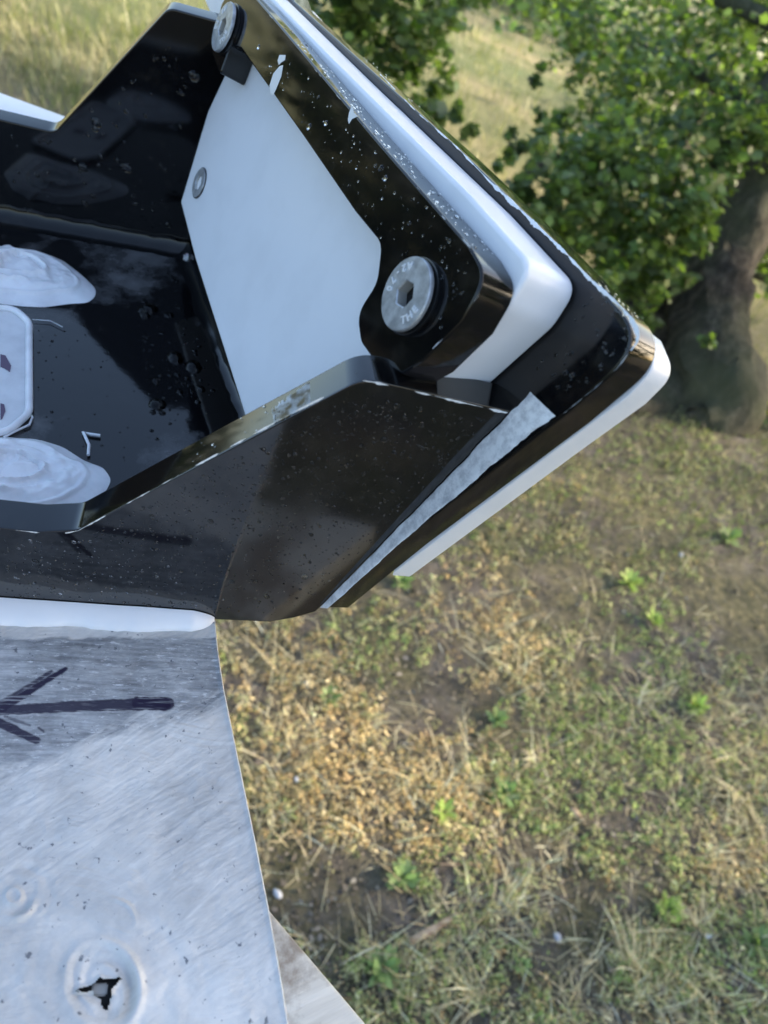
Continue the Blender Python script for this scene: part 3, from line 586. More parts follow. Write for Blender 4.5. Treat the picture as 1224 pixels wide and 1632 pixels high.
# bolts
def disc_stack(fr, cu, cv, prof, seg=64):
    V = []; F = []
    for r, h in prof:
        for k in range(seg):
            th = 2 * pi * k / seg; V.append(fr.w(cu + r * cos(th), cv + r * sin(th), h))
    for i in range(len(prof) - 1):
        for k in range(seg):
            k2 = (k + 1) % seg; F.append((i * seg + k, i * seg + k2, (i + 1) * seg + k2, (i + 1) * seg + k))
    return V, F
def bolt(px, py, fr, R, head, label, text=True, sock=.33, rot=0.3, dark_ring=True, wet=True):
    cu, cv = fr.px(px, py); c = fr.w(cu, cv)
    # correct the centre for the head standing proud
    fr2 = Frame(fr.o + fr.n * head, fr.u, fr.v); cu, cv = fr2.px(px, py)
    V, F = disc_stack(fr, cu, cv, [(R * .62, .0), (R * .86, head - .0018), (R * .97, head - .0015), (R, head - .0013), (R, head - .0004), (R * .975, head)])
    # top annulus to the hexagon socket
    seg = 64; n0 = len(V) - seg; hexr = R * sock; dep = head + .0038 * R / .0102
    hx = lambda th: hexr / cos(((th - rot) % (pi / 3)) - pi / 6) * cos(pi / 6) * 1.12
    ring = lambda rr, h: [V.append(fr.w(cu + rr * hx(2 * pi * k / seg) * cos(2 * pi * k / seg), cv + rr * hx(2 * pi * k / seg) * sin(2 * pi * k / seg), h)) for k in range(seg)]
    ring(1.0 + .10, head); ring(1.0, head - .0003)
    for q in range(2):
        for k in range(seg):
            k2 = (k + 1) % seg; a = n0 + q * seg; F.append((a + k, a + k2, a + seg + k2, a + seg + k))
    me = bpy.data.meshes.new('b'); me.from_pydata([tuple(v) for v in V], [], F); me.update(); o = part('bolt_head', me, STEEL, br, 25)
    if label: o['label'] = label
    V = []; F = []; n0 = 0; ring(1.0, head - .0003); ring(.94, head - .0036); ring(.55, head - .0042); V.append(fr.w(cu, cv, head - .0052))
    for q in range(2):
        for k in range(seg): k2 = (k + 1) % seg; F.append((q * seg + k, q * seg + k2, q * seg + seg + k2, q * seg + seg + k))
    for k in range(seg): F.append((2 * seg + k, 2 * seg + (k + 1) % seg, 3 * seg))
    me = bpy.data.meshes.new('s'); me.from_pydata([tuple(v) for v in V], [], F); me.update(); s = obj('hex_socket', me, STEELD, None, 25)
    s.parent = o; s.matrix_parent_inverse = o.matrix_world.inverted()
    if dark_ring:
        V, F = disc_stack(fr, cu, cv, [(R * 1.05, .0001), (R * 1.05, min(.0010, head * .5)), (R * .98, min(.0012, head * .7)), (R * .6, min(.0012, head * .7))])
        me = bpy.data.meshes.new('w'); me.from_pydata([tuple(v) for v in V], [], F); me.update(); part('dark_ring', me, RING_BLACK, br, 30)  # black washer ring, also painting the shadow rim and the flush screw's groove
    if text:
        def letters(s_, start, step, size):
            for i, ch in enumerate(s_):
                th = start + step * i; cu_ = bpy.data.curves.new('t', 'FONT'); cu_.body = ch; cu_.size = size; cu_.extrude = .00022; cu_.align_x = 'CENTER'; cu_.align_y = 'CENTER'; cu_.resolution_u = 2; cu_.offset = .00004
                to = bpy.data.objects.new('t', cu_); C.objects.link(to); bpy.context.view_layer.update()
                me = bpy.data.meshes.new_from_object(to); bpy.data.objects.remove(to)
                upv = -(fr.u * cos(th) + fr.v * sin(th)); rt = upv.cross(fr.n); pos = fr.w(cu + R * .74 * cos(th), cv + R * .74 * sin(th), head + .0001)
                for v in me.vertices: v.co = pos + rt * v.co.x + upv * v.co.y + fr.n * v.co.z
                lo = obj('raised_letter', me, CHIP_GLINT, None); lo.parent = o; lo.matrix_parent_inverse = o.matrix_world.inverted()  # bright colour paints the highlights of the raised letters
        letters('A2-70', radians(128), radians(19), R * .31); letters('THE', radians(-38), radians(19), R * .31)
    return fr, cu, cv, o
bolt(645, 468, eff, .0104, .0034, 'near bolt head with raised lettering A2-70 and THE')
bolt(354, 42, eff, .0103, .0034, 'far bolt head seen almost edge-on at the top', rot=.7)
bolt(316, 291, efw, .0072, .0009, 'small flush screw in the white spacer', text=False, dark_ring=True, sock=.45)

# ground-down weld between side wall and end plate
def weld_strip():
    inner = [(510,968),(846,625)]
    outer = [(522,969),(884,661)]
    def interp(L, t):
        x = t * (len(L) - 1); i = min(int(x), len(L) - 2); s = x - i; return (L[i][0] * (1 - s) + L[i + 1][0] * s, L[i][1] * (1 - s) + L[i + 1][1] * s)
    V = []; N = 170; K = 11
    for i in range(N + 1):
        t = i / N; a, b = interp(inner, t), interp(outer, t); jag = 1 + 3.2 * t
        j1 = .8 * (float(fbm(np.array(i * .11), np.array(1.3), 5)) - .5); j2 = float(fbm(np.array(i * .09), np.array(8.3), 5)) - .5
        for k in range(K):
            s = k / (K - 1); q1 = jag * 1.6 * j1 * max(0, 1 - s * 9.5); q2 = jag * 2.6 * j2 * max(0, 1 - (1 - s) * 9.5)
            p = hit(a[0] + q1, a[1] + q1, O - Y * .0004, Y).lerp(hit(b[0] + q2 * .7, b[1] + q2, _a + NE * .0005, NE), s)
            e = .0 if k in (0, K - 1) else .0003 + .00003 * t * (float(fbm(np.array(i * .06), np.array(s * 5.0))) - .3); V.append(p + (NE * .5 - Y * .5) * e + (Z * .0012 - X * .0005) * sin(pi * t) * s)
    F = [(i * K + k, i * K + k + 1, (i + 1) * K + k + 1, (i + 1) * K + k) for i in range(N) for k in range(K - 1)]
    me = bpy.data.meshes.new('w'); me.from_pydata([tuple(v) for v in V], [], F); me.update(); return me
o = part('ground_weld', weld_strip(), ALU, br, 60); o['label'] = 'bare grey ground-down weld wedge between side wall and end plate'
# worn bright edges
def ribbon(pts, off_n, w0, step=.0006, gap=.25, wn=None):
    """thin worn strip along a polyline of world points, ragged in width and broken up"""
    V = []; F = []; nrm = off_n.normalized(); sd0 = random.random() * 90; acc = 0; prev = None
    for a, b in zip(pts[:-1], pts[1:]):
        L = (b - a).length; t = (b - a).normalized(); pr = t.cross(nrm).normalized(); n = max(1, int(L / step))
        for i in range(n + 1):
            acc += 1; q = float(fbm(np.array(acc * .13 + sd0), np.array(2.2), 3)); ww = w0 * max(0, (q - gap * .9 - .18)) * 3.0 * random.uniform(.75, 1.25)
            p = a + t * (L * i / n) + off_n; k = len(V); V += [p - pr * ww * .5, p + pr * ww]
            if prev is not None and ww > 0: F.append((k - 2, k - 1, k + 1, k))
            prev = k
    return V, F
def flakes(VF, mat, name, lab=None):
    V = []; F = []
    for v, f in VF: k = len(V); V += v; F += [tuple(i + k for i in q) for q in f]
    me = bpy.data.meshes.new('fl'); me.from_pydata([tuple(v) for v in V], [], F); me.update(); o = part(name, me, mat, br, None); o['kind'] = 'stuff'; return o
NP = lambda px, py, y=0: hit(px, py, B(0, y, 0), Y)
edge = [NP(-40, 838), NP(60, 848), NP(104, 849), NP(125, 845), NP(300, 748), NP(470, 655), NP(552, 614), NP(580, 606), NP(600, 609), NP(660, 623), NP(794, 654), NP(812, 658)]
VF = [ribbon(edge[:3], -Y * .00015, .0004, .0006, .28, Z), ribbon(edge[2:7], -Y * .00015, .0005, .0006, .28, Z), ribbon(edge[6:], -Y * .00015, .0006, .0006, .25, Z)]
E0 = lambda px, py: hit(px, py, _a + NE * .0002, NE)
VF += [ribbon([E0(606,118), E0(667,181), E0(728,234), E0(780,288)], NE * .0001, .00035, .0006, .2, EV), ribbon([E0(780,288), E0(820,325), E0(900,401), E0(940,444), E0(979,478), E0(1006,506), E0(1015,522), E0(1018,535), E0(1016,546), E0(1006,559)], NE * .0001, .00045, .0005, -.10, (EV - EU * .3)), ribbon([E0(1006,559), E0(985,586), E0(948,619), E0(900,658)], NE * .0001, .0004, .0007, .15, -EU)]
FF = lambda px, py: hit(px, py, eff.o + NE * .0003, NE)
VF += [ribbon([FF(420,12), FF(524,137), FF(606,230), FF(688,325), FF(749,393), FF(768,425)], NE * .0001, .0004, .0008, .5, EV), ribbon([FF(772,425), FF(764,470), FF(735,511), FF(690,556)], NE * .0001, .00025, .0007, .35, -EU)]
flakes(VF, CHIP_GLINT, 'worn_edge')
# scuffs on the top edge of the near wall and chips on the frame
def patch(px_poly, P, n, lift, mat, name, lab=None, dens=.0006):
    pts = [hit(a, b, P, n) + n * lift for a, b in px_poly]; me = bpy.data.meshes.new('p'); me.from_pydata([tuple(p) for p in pts], [], [tuple(range(len(pts)))]); me.update()
    o = part(name, me, mat, br, None)
    if lab: o['label'] = lab
    return o
pa, pb = NP(300, 747), NP(575, 608); tx = (pb - pa).normalized(); tn = tx.cross(Y).normalized(); tn = tn if tn.z > 0 else -tn
V = []; F = []
for i in range(1900):
    s = random.betavariate(2.0, 1.6); q = pa.lerp(pb, .50 + .46 * s) + Y * (T * random.uniform(.03, .78 - .6 * abs(s - .55))); l = random.uniform(.0008, .0032); ww = random.uniform(.0002, .0009); h = tn * .00018
    k = len(V); V += [q + h, q + tx * ww + h, q + tx * ww * .7 + Y * l + h, q + Y * l * .8 - tx * ww * .2 + h]; F.append((k, k + 1, k + 2, k + 3))
o = flakes([(V, F)], SCUFF, 'scuff_marks')
patch([(432,150),(430,137),(436,118),(446,106),(452,104),(449,122),(441,142),(436,152)], eff.o, NE, .0002, CHIP_GLINT, 'paint_chip', 'white paint chip on the inner edge of the clamp frame')
patch([(443,97),(446,88),(456,88),(455,96),(449,100),(445,104)], eff.o, NE, .0002, CHIP_GLINT, 'paint_chip')
patch([(555,192),(557,180),(562,168),(565,180),(571,186),(562,190),(557,198)], eff.o, NE, .0002, CHIP_GLINT, 'paint_chip')
patch([(768,446),(790,448),(812,456),(812,468),(790,462),(770,458)], eff.o - NE * .0515 * S * .5, NE, .0, CHIP_GLINT, 'paint_chip') if False else None

# water drops on everything black
def drops(regions, name):
    K = 8; V = []; F = []
    for poly, P, n, num, r0, lift in regions:
        xs = [p[0] for p in poly]; ys = [p[1] for p in poly]; a = n.orthogonal().normalized(); b = n.cross(a); c = 0; tries = 0
        while c < num and tries < num * 20:
            tries += 1; x = random.uniform(min(xs), max(xs)); y = random.uniform(min(ys), max(ys)); ins = False
            for i in range(len(poly)):
                (x1, y1), (x2, y2) = poly[i - 1], poly[i]
                if (y1 > y) != (y2 > y) and x < (x2 - x1) * (y - y1) / (y2 - y1) + x1: ins = not ins
            if not ins: continue
            c += 1; q = hit(x, y, P, n) + n * lift; r = r0 * random.lognormvariate(0, .45); r = min(r, r0 * 3.2); el = random.uniform(1, 1.35); hh = r * random.uniform(.35, .55); th0 = random.uniform(0, 3); k0 = len(V)
            for rr, h in ((1, 0), (.82, .55), (.45, .9)):
                for k in range(K):
                    th = 2 * pi * k / K + th0; V.append(q + a * (r * rr * cos(th)) + b * (r * rr * sin(th) * el) + n * (hh * h))
            V.append(q + n * hh)
            for m_ in range(2):
                for k in range(K): k2 = (k + 1) % K; F.append((k0 + m_ * K + k, k0 + m_ * K + k2, k0 + (m_ + 1) * K + k2, k0 + (m_ + 1) * K + k))
            for k in range(K): F.append((k0 + 2 * K + k, k0 + 2 * K + (k + 1) % K, k0 + 3 * K))
            F.append(tuple(k0 + k for k in range(K))[::-1])
    me = bpy.data.meshes.new('d'); me.from_pydata([tuple(v) for v in V], [], F); me.update(); o = part(name, me, WATER, br, 80); o['kind'] = 'stuff'
WALLP = [(5,860),(120,862),(300,770),(570,625),(780,668),(510,950),(430,982),(340,975),(5,950)]
FRP = [(402,20),(600,240),(745,400),(755,450),(690,540),(680,450),(620,400),(500,225),(400,80),(375,20)]
EPF = [(930,430),(1005,510),(1005,550),(900,645),(850,610),(830,610),(925,500)]
topn = tn
drops([(WALLP, O, -Y, 2300, .00021, 0), (WALLP, O, -Y, 130, .00045, 0), (FRP, eff.o, NE, 150, .00024, 0), (FRP, eff.o, NE, 34, .0005, 0), (EPF, _a, NE, 60, .0004, 0),
       ([(10,215),(90,225),(260,60),(330,90),(280,300),(290,370),(100,350),(10,330)], FAR.o, -Y, 90, .0007, 0), ([(10,215),(90,225),(260,60),(330,90),(280,300),(290,370),(100,350),(10,330)], FAR.o, -Y, 10, .0013, 0),
       ([(220,480),(290,430),(350,620),(240,690)], flo.o, Z, 90, .0007, 0), ([(220,480),(290,430),(350,620),(240,690)], flo.o, Z, 10, .002, 0),
       ([(60,420),(290,420),(360,650),(200,740),(60,690)], flo.o, Z, 120, .0004, 0)], 'water_drops')
# drops on the upward edges
def edgedrops(p0, p1, wv, num, r0, n):
    K = 8; V = []; F = []; a = n.orthogonal().normalized(); b = n.cross(a)
    for _ in range(num):
        q = p0.lerp(p1, random.random()) + wv * random.uniform(.08, .92); r = r0 * random.lognormvariate(0, .4); k0 = len(V)
        for rr, h in ((1, 0), (.8, .35), (.4, .5)):
            for k in range(K): th = 2 * pi * k / K; V.append(q + a * (r * rr * cos(th)) + b * (r * rr * sin(th)) + n * (r * h))
        V.append(q + n * r * .5)
        for m_ in range(2):
            for k in range(K): k2 = (k + 1) % K; F.append((k0 + m_ * K + k, k0 + m_ * K + k2, k0 + (m_ + 1) * K + k2, k0 + (m_ + 1) * K + k))
        for k in range(K): F.append((k0 + 2 * K + k, k0 + 2 * K + (k + 1) % K, k0 + 3 * K))
        F.append(tuple(k0 + k for k in range(K))[::-1])
    me = bpy.data.meshes.new('d'); me.from_pydata([tuple(v) for v in V], [], F); me.update(); part('edge_drops', me, WATER, br, 80)['kind'] = 'stuff'
f0, f1 = FF(440, 33), FF(749, 393); nn = (f1 - f0).cross(NE).normalized(); nn = nn if nn.z > 0 else -nn
edgedrops(f0, f1, -NE * .0515 * S, 170, .00032, nn)
e0, e1 = E0(560, 78), E0(1000, 500); nn2 = (e1 - e0).cross(NE).normalized(); nn2 = nn2 if nn2.z > 0 else -nn2
edgedrops(e0, e1, -NE * .05 * S, 160, .0003, nn2)
q0, q1 = NP(600, 609), NP(800, 655); nn3 = (q1 - q0).cross(Y).normalized(); nn3 = nn3 if nn3.z > 0 else -nn3
edgedrops(q0, q1, Y * T, 220, .0003, nn3); edgedrops(pa, pb, Y * T, 26, .0003, tn)

# sealant blobs on the channel floor
FLZ = flo.o + Z * .0002
def blob(outline, centre, H, swirl, name, lab, seed, flat=.28):
    c2 = np.array(centre); K = 120; R = 46; V = []; c3 = hit(*centre, FLZ, Z)
    ang = [(atan2(y - c2[1], x - c2[0]), x, y) for x, y in outline]; pts = [hit(x, y, FLZ, Z) for x, y in outline]
    # resample outline evenly
    L = [0]; n = len(pts)
    for i in range(n): L.append(L[-1] + (pts[(i + 1) % n] - pts[i]).length)
    ring = []
    for k in range(K):
        s = L[-1] * k / K; i = max(j for j in range(n) if L[j] <= s); t = (s - L[i]) / (L[i + 1] - L[i]); ring.append(pts[i].lerp(pts[(i + 1) % n], t))
    ring = [(ring[k - 2] + ring[k - 1] * 2 + ring[k] * 3 + ring[(k + 1) % K] * 2 + ring[(k + 2) % K]) / 9 for k in range(K)]
    for j in range(R + 1):
        s = j / R
        for k in range(K):
            p = c3.lerp(ring[k], s); th = 2 * pi * k / K; nz = float(fbm(np.array(p.x * 260 + seed), np.array(p.y * 260)))
            h = H * (1 - s ** 2.4) ** .8 if s < 1 else 0
            h += swirl * (1.1 - 1.7 * abs(sin(5.5 * s + .5 * th + 1.6 * nz))) * (1 - s) ** .6 * min(1, s * 4) + H * .12 * (nz - .5) * (s < .98)
            h += .0020 * math.exp(-((s - .30 - .04 * nz) / .035) ** 2) + .0020 * math.exp(-((s - .52 - .06 * sin(th)) / .03) ** 2) * (.5 + .5 * cos(th - .6)) + .0013 * math.exp(-((s - .75) / .025) ** 2) * (.5 + .5 * cos(th + .9))
            if s < flat: h += swirl * 1.2 * (1 - s / flat) - swirl * .6
            V.append(p + Z * max(h, 0 if s == 1 else .0001))
    F = [(j * K + k, j * K + (k + 1) % K, (j + 1) * K + (k + 1) % K, (j + 1) * K + k) for j in range(R) for k in range(K)]
    me = bpy.data.meshes.new('c'); me.from_pydata([tuple(v) for v in V], [], F); me.update(); o = part(name, me, CAULK, br, 75); o['label'] = lab; return o
blob([(-90,480),(-80,420),(-30,395),(0,394),(10,388),(17,396),(60,400),(100,415),(130,438),(153,460),(152,473),(140,483),(112,484),(70,490),(30,488),(0,484)], (38,427), .0042, .0014, 'sealant_blob', 'upper leaf-shaped white sealant blob over a bolt', 3)
blob([(-90,820),(-90,740),(-40,700),(0,696),(60,700),(100,712),(135,735),(165,745),(178,765),(165,790),(130,815),(80,830),(0,840)], (22,752), .0046, .0015, 'sealant_blob', 'lower white sealant blob beside the near wall', 9)
for pts_, r in [([(44,655),(52,668),(47,680),(25,690),(6,700)], .0005), ([(141,728),(142,712),(133,692),(145,695),(160,697)], .0007), ([(52,512),(80,514),(100,524)], .0002)]:
    part('sealant_string', tube([hit(a, b, FLZ, Z) + Z * .001 for a, b in pts_], r, 7), CAULK, br, 60)
part('sealant_crumb', box((.004, .005, .004), None, hit(298, 416, FLZ, Z) + Z * .002, X, Y, Z, .0012), CAULK, br)
# white painted boss with ink marks
bo = Frame(flo.o + Z * .0035, X, Y); bp = [bo.px(-100, 494), bo.px(-100, 690), bo.px(10, 686), bo.px(46, 655), bo.px(46, 510), bo.px(20, 486)]
bpp = arc_poly([(bp[0][0], bp[0][1]), (bp[1][0], bp[1][1]), (bp[2][0], bp[2][1], .010), (bp[3][0], bp[3][1], .012), (bp[4][0], bp[4][1], .012), (bp[5][0], bp[5][1], .010)])
o = part('painted_boss', prism(Frame(bo.o - Z * .0018, X, Y), bpp, .0017, .0006, 3), caulk('grey_white_paint', (.60, .61, .63)), br)
rim = obj('rim', tube([bo.w(a, b) - Z * .0012 for a, b in bpp + bpp[:1]], .0016, 10), CAULK, None, 60); rim.parent = o; rim.matrix_parent_inverse = o.matrix_world.inverted()
o['label'] = 'white painted raised rectangle with rounded corners in the channel floor'
for poly in ([(0,560),(8,562),(17,578),(15,588),(6,582),(0,580)], [(0,638),(6,640),(8,650),(3,662),(0,664)], [(-60,560),(-30,565),(-35,575),(-60,572)]):
    s = obj('ink_mark', prism(Frame(bo.o - Z * .0015, X, Y), [Frame(bo.o, X, Y).px(a, b) for a, b in poly], .0002, 0), INK, None); s.parent = o; s.matrix_parent_inverse = o.matrix_world.inverted()

# ------------------------------------------------------------------ PAINTED PLATE
pl = empty('painted_plate', B(-.3, -.5, 0), 'flat metal plate brushed with white paint, with a marker arrow and a torn screw hole', 'metal plate')
edge_px = [(341,970),(341.5,988),(346,1037),(355,1096),(366,1150),(384,1238),(406,1343),(427,1450),(443,1541),(458,1632),(486,1790),(510,1930)]
ed = [hit(a, b, O, Z) - O for a, b in edge_px]; ey = np.array([-e.dot(Y) for e in ed]); ex = np.array([e.dot(X) for e in ed])
NY, NX = 560, 460; ymax = float(hit(200, 1760, O, Z).__sub__(O).dot(-Y)); yv = np.linspace(0.0008, ymax, NY); xl = -.75 * S
HW = np.interp(yv, ey, ex); U = np.linspace(0, 1, NX)
gx = xl + (HW[:, None] - xl) * U[None]; gy = np.repeat(yv[:, None], NX, 1)
base = np.array(O)[None, None] + gx[..., None] * np.array(X) - gy[..., None] * np.array(Y)
QX, QY = project(base.reshape(-1, 3)); QX = QX.reshape(gx.shape); QY = QY.reshape(gx.shape)
a_ = radians(-28); sx1 = QX * cos(a_) - QY * -sin(a_) * -1; 
du = QX * cos(radians(30)) - QY * sin(radians(30)); dv_ = QX * sin(radians(30)) + QY * cos(radians(30))     # along / across the brush strokes
du2 = du + 20 * (fbm(QX / 130, QY / 130, 2) - .5); dv2 = dv_ + 34 * (fbm(QX / 110 + 9, QY / 110, 3) - .5)
brush = fbm(du2 / 150, dv2 / 3.0, 3) - .5 + 1.6 * np.maximum(0, fbm(du2 / 160 + 4, dv2 / 7.0, 2) - .60) * sst(.42, .6, fbm(QX / 90, QY / 90 + 8, 2))
paint = sst(-.12, .12, (QY - (1232 - .33 * QX)) / 260 + .22 * (fbm(du / 60, dv_ / 12, 4) - .5)) 
paint = np.maximum(paint, .7 * sst(300, 350, QX + 18 * brush) * sst(1100, 1200, QY)); paint = np.maximum(paint, sst(1026, 1016, QY + 8 * fbm(QX / 30, QY / 9)) )
msk2 = sst(.40, .60, fbm(QX / 95 + 2, QY / 80 + 5, 3)); swoop = fbm((QX + .25 * QY) / 170 + .4 * fbm(QX / 120, QY / 120, 2), (QY - .12 * QX + 22 * np.sin(QX / 70)) / 3.4, 3) - .5
brush = brush * (.15 + 1.1 * msk2) + 1.2 * swoop * (1 - msk2) * sst(.42, .62, fbm(QX / 60 + 30, QY / 60, 2))
h = .00024 * brush * (.15 + .85 * paint) + .0012 * (fbm(QX / 75 + 3 + .6 * fbm(QX / 40, QY / 40), QY / 60, 5) - .5) * paint + .00012 * (fbm(QX / 14, QY / 3, 3) - .5)
def rot(cx, cy): dx = QX - cx; dy = QY - cy; return np.hypot(dx, dy), np.arctan2(-dy, dx)
r1, t1 = rot(163, 1572); r1 = r1 * (1 + .10 * np.sin(2 * t1 + 1)) 
ringm = np.exp(-((r1 - 66) / 8) ** 2); cres = np.exp(-(np.angle(np.exp(1j * (t1 - .25))) / .95) ** 2)
h += .0010 * ringm * (.35 + .9 * cres) - .0016 * np.exp(-((r1 - 47) / 12) ** 2) * cres - .0006 * np.exp(-(r1 / 44) ** 2) + .00022 * np.sin(r1 / 3.4 + 2.2 * t1 + 5 * fbm(QX / 30, QY / 30)) * np.exp(-((r1 - 38) / 26) ** 2)
h += .00008 * np.sin(r1 / 7.0 + 1.5 * t1 + 6 * fbm(QX / 70, QY / 70)) * np.exp(-((r1 - 120) / 60) ** 2)
rr2, t2 = rot(22, 1428); h += .0012 * np.exp(-((rr2 - 34) / 6) ** 2) * np.exp(-(np.angle(np.exp(1j * (t2 + 1.0))) / .8) ** 2) - .0008 * np.exp(-((rr2 - 24) / 8) ** 2) * np.exp(-(np.angle(np.exp(1j * (t2 + 1.0))) / .9) ** 2) + .0005 * np.exp(-((rr2 - 12) / 4) ** 2) + .00012 * np.sin(rr2 / 4 + 2 * t2 + 5 * fbm(QX / 20, QY / 20)) * np.exp(-((rr2 - 45) / 25) ** 2)
rr3, t3 = rot(180, 1470); h += .0005 * np.exp(-((rr3 - 36) / 4) ** 2) * np.exp(-(np.angle(np.exp(1j * (t3 - 1.0))) / .9) ** 2)
STAR = [(121,1584),(125,1577),(140,1573),(152,1568),(160,1558),(168,1561),(180,1561),(193,1558),(186,1566),(177,1575),(175,1590),(170,1608),(164,1607),(162,1593),(152,1586),(150,1577),(138,1580),(126,1580)]
def inside(poly, x, y):
    ins = np.zeros(x.shape, bool)
    for i in range(len(poly)):
        (x1, y1), (x2, y2) = poly[i - 1], poly[i]
        if y1 == y2: continue
        ins ^= ((y1 > y) != (y2 > y)) & (x < (x2 - x1) * (y - y1) / (y2 - y1) + x1)
    return ins
def segd(poly, x, y, closed=True):
    d = np.full(x.shape, 1e9)
    for i in range(0 if closed else 1, len(poly)):
        (x1, y1), (x2, y2) = poly[i - 1], poly[i]; vx, vy = x2 - x1, y2 - y1; t = np.clip(((x - x1) * vx + (y - y1) * vy) / (vx * vx + vy * vy + 1e-9), 0, 1); d = np.minimum(d, np.hypot(x - x1 - t * vx, y - y1 - t * vy))
    return d
hole = inside(STAR, QX, QY); sdd = segd(STAR, QX, QY); h += .0011 * np.exp(-(sdd / 5) ** 2) * (QY < 1585) - .0005 * np.exp(-(sdd / 12) ** 2)
h = h + .0004 * sst(8, 0, np.abs(QX - np.interp(QY, [q[1] for q in edge_px], [q[0] for q in edge_px]))) 
h = np.where(gy < .003, h * gy / .003, h)
# ink strokes of the arrow
ink = np.zeros(gx.shape)
wob = 3.2 * (fbm(QX / 9, QY / 9, 3) - .5)
def stroke(pts, w0, w1, k=1.0):
    global ink
    L = math.hypot(pts[-1][0] - pts[0][0], pts[-1][1] - pts[0][1]); t = np.clip(((QX - pts[0][0]) * (pts[-1][0] - pts[0][0]) + (QY - pts[0][1]) * (pts[-1][1] - pts[0][1])) / L ** 2, 0, 1)
    ww = w0 + (w1 - w0) * t; d = segd(pts, QX, QY, False) + wob; ink = np.maximum(ink, k * sst(1.2, -.6, d - ww))
stroke([(-120,1133),(0,1132),(120,1126),(268,1121)], 6.5, 9.5, .93); stroke([(220,1121),(262,1122)], 10, 10.5)
stroke([(-60,1166),(0,1130),(50,1100),(104,1066)], 10, 3); stroke([(-50,1150),(0,1121),(50,1090),(82,1070)], 5, 2, .9); stroke([(-100,1110),(-40,1135),(8,1156),(58,1180)], 8, 6, .95); stroke([(8,1142),(48,1156)], 2, 1.5, .6); stroke([(62,1160),(70,1166)], 2, 1.5, .8)
wgt = fbm(QX / 45, QY / 2.2, 2); ink *= np.clip(1 - 1.3 * np.maximum(0, wgt - .66) / .25, .25, 1)
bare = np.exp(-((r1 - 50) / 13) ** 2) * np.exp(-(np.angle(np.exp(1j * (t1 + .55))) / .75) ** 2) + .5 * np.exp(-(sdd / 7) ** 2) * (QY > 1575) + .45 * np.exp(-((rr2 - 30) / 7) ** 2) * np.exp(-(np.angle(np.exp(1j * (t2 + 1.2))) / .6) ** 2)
V = (base + np.array([0, 0, 1]) * h[..., None]).reshape(-1, 3); idx = np.arange(NX * NY).reshape(NY, NX)
hc = hole[:-1, :-1] | hole[1:, 1:] ; F = np.stack([idx[:-1, :-1], idx[1:, :-1], idx[1:, 1:], idx[:-1, 1:]], -1)[~hc]
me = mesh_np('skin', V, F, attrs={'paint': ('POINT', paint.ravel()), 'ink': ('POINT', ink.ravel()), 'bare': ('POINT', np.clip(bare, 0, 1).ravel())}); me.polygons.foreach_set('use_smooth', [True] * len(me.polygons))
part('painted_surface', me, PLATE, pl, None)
# plate edge skirt and underside
ev = [Vector(base[j, -1]) + Z * float(h[j, -1]) for j in range(0, NY, 4)]; V = []; F = []
for p in ev: V += [p, p + X * .0004 - Z * .0006, p + X * .0004 - Z * .0022, p - Z * .0032 - X * .002]
for i in range(len(ev) - 1):
    for k in range(3): F.append((i * 4 + k, i * 4 + k + 1, (i + 1) * 4 + k + 1, (i + 1) * 4 + k))
me = bpy.data.meshes.new('e'); me.from_pydata([tuple(v) for v in V], [], F); me.update(); part('plate_edge', me, CAULK, pl, 60)
V = [tuple(p - Z * .0032 - X * .002) for p in ev] + [tuple(Vector(base[j, 0]) - Z * .0032) for j in range(0, NY, 4)]; nn_ = len(ev)
me = bpy.data.meshes.new('u'); me.from_pydata(V, [], [(i, i + 1, nn_ + i + 1, nn_ + i) for i in range(nn_ - 1)]); me.update(); part('underside', me, DARK, pl, None)  # near-black underside stands in for the shade inside the torn hole
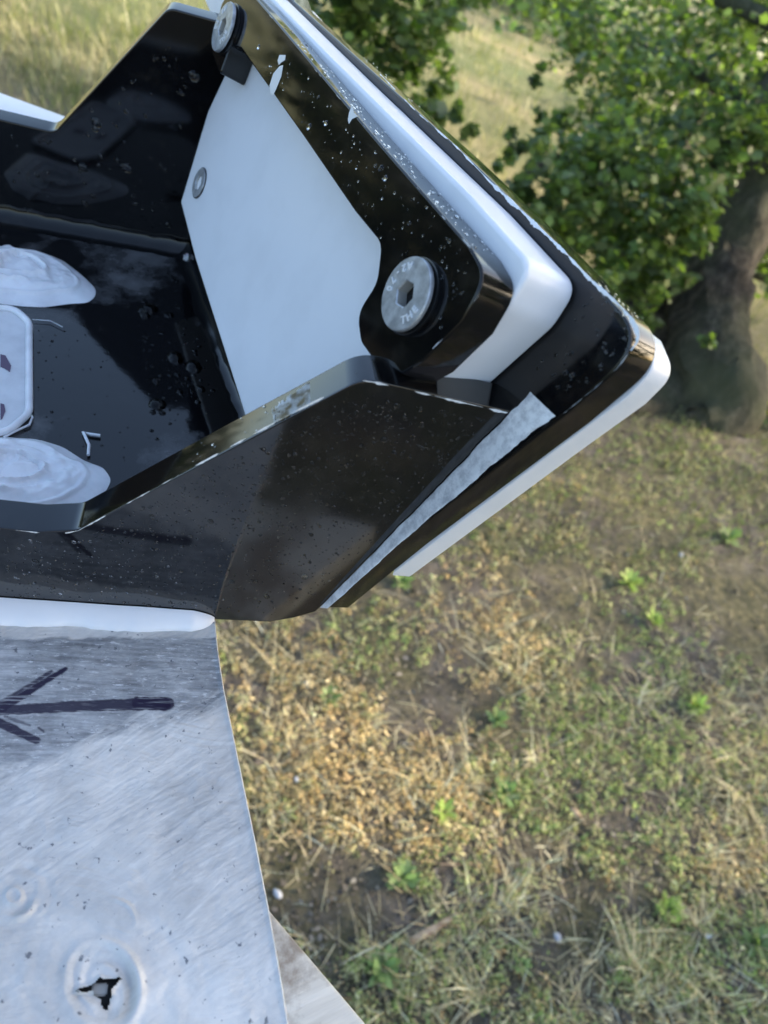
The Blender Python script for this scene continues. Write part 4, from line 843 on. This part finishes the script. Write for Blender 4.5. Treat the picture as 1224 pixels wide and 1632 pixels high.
part('screw_tip', box((.004, .003, .001), None, hit(158, 1574, O, Z) - Z * .0028, X, Y, Z, .0004), STEELD, pl)
# sealant bead between plate and side wall
def bead():
    V = []; K = 12; N = 160
    for i in range(N + 1):
        x = -.75 + (.75 - .003) * i / N; q_ = float(fbm(np.array(x * 9 + 3), np.array(7.7), 4)) - .5; q2 = float(fbm(np.array(x * 14 + 4), np.array(1.7), 4)) - .5
        wz = .028 * (1 + .25 * q_); wy = .034 * (1 + .6 * q2) * (1 - .25 * sst(-.14, -.02, x)); endf = math.sqrt(max(.02, min(1, (-.002 - x) / .035)))
        for k in range(K):
            th = pi / 2 * k / (K - 1); s = k / (K - 1); bulge = .55; yy = wy * (bulge * sin(th) + (1 - bulge) * s) * endf; zz = wz * (bulge * cos(th) + (1 - bulge) * (1 - s)) * endf * .62
            V.append(B(x, -yy - .0015, zz + (.001 if k < K - 1 else -.002)))
    F = [(i * K + k, i * K + k + 1, (i + 1) * K + k + 1, (i + 1) * K + k) for i in range(N) for k in range(K - 1)]
    me = bpy.data.meshes.new('b'); me.from_pydata([tuple(v) for v in V], [], F); me.update(); return me
o = part('sealant_bead', bead(), plastic('fresh_white_sealant', (.78, .79, .81)), pl, 60); o['label'] = 'smooth white sealant bead along the foot of the black wall'
# white painted board under the plate and white rail beyond the channel
zb = O - Z * .10
bf = Frame(zb, X, Y); bd = [bf.px(405, 1415), bf.px(430, 1450), bf.px(585, 1632), bf.px(700, 1770), bf.px(250, 1900), bf.px(120, 1500)]
o = obj('painted_board', prism(bf, bd, .022, .002), WOOD, None, 30); tag(o, 'weathered white painted board poking out under the plate at the bottom', 'board')
rf = Frame(B(0, 0, .13), X, Y); rd = [rf.px(-120, 104), rf.px(0, 147), rf.px(107, 186), rf.px(116, 196), rf.px(104, 240), rf.px(-120, 215)]
rd = [(a, max(b, 1.058 * S)) for a, b in rd]
o = obj('white_rail', prism(rf, rd, .012, .0008), WHITE, None, 30); tag(o, 'white flat rail running behind the far side wall at the left edge', 'rail')
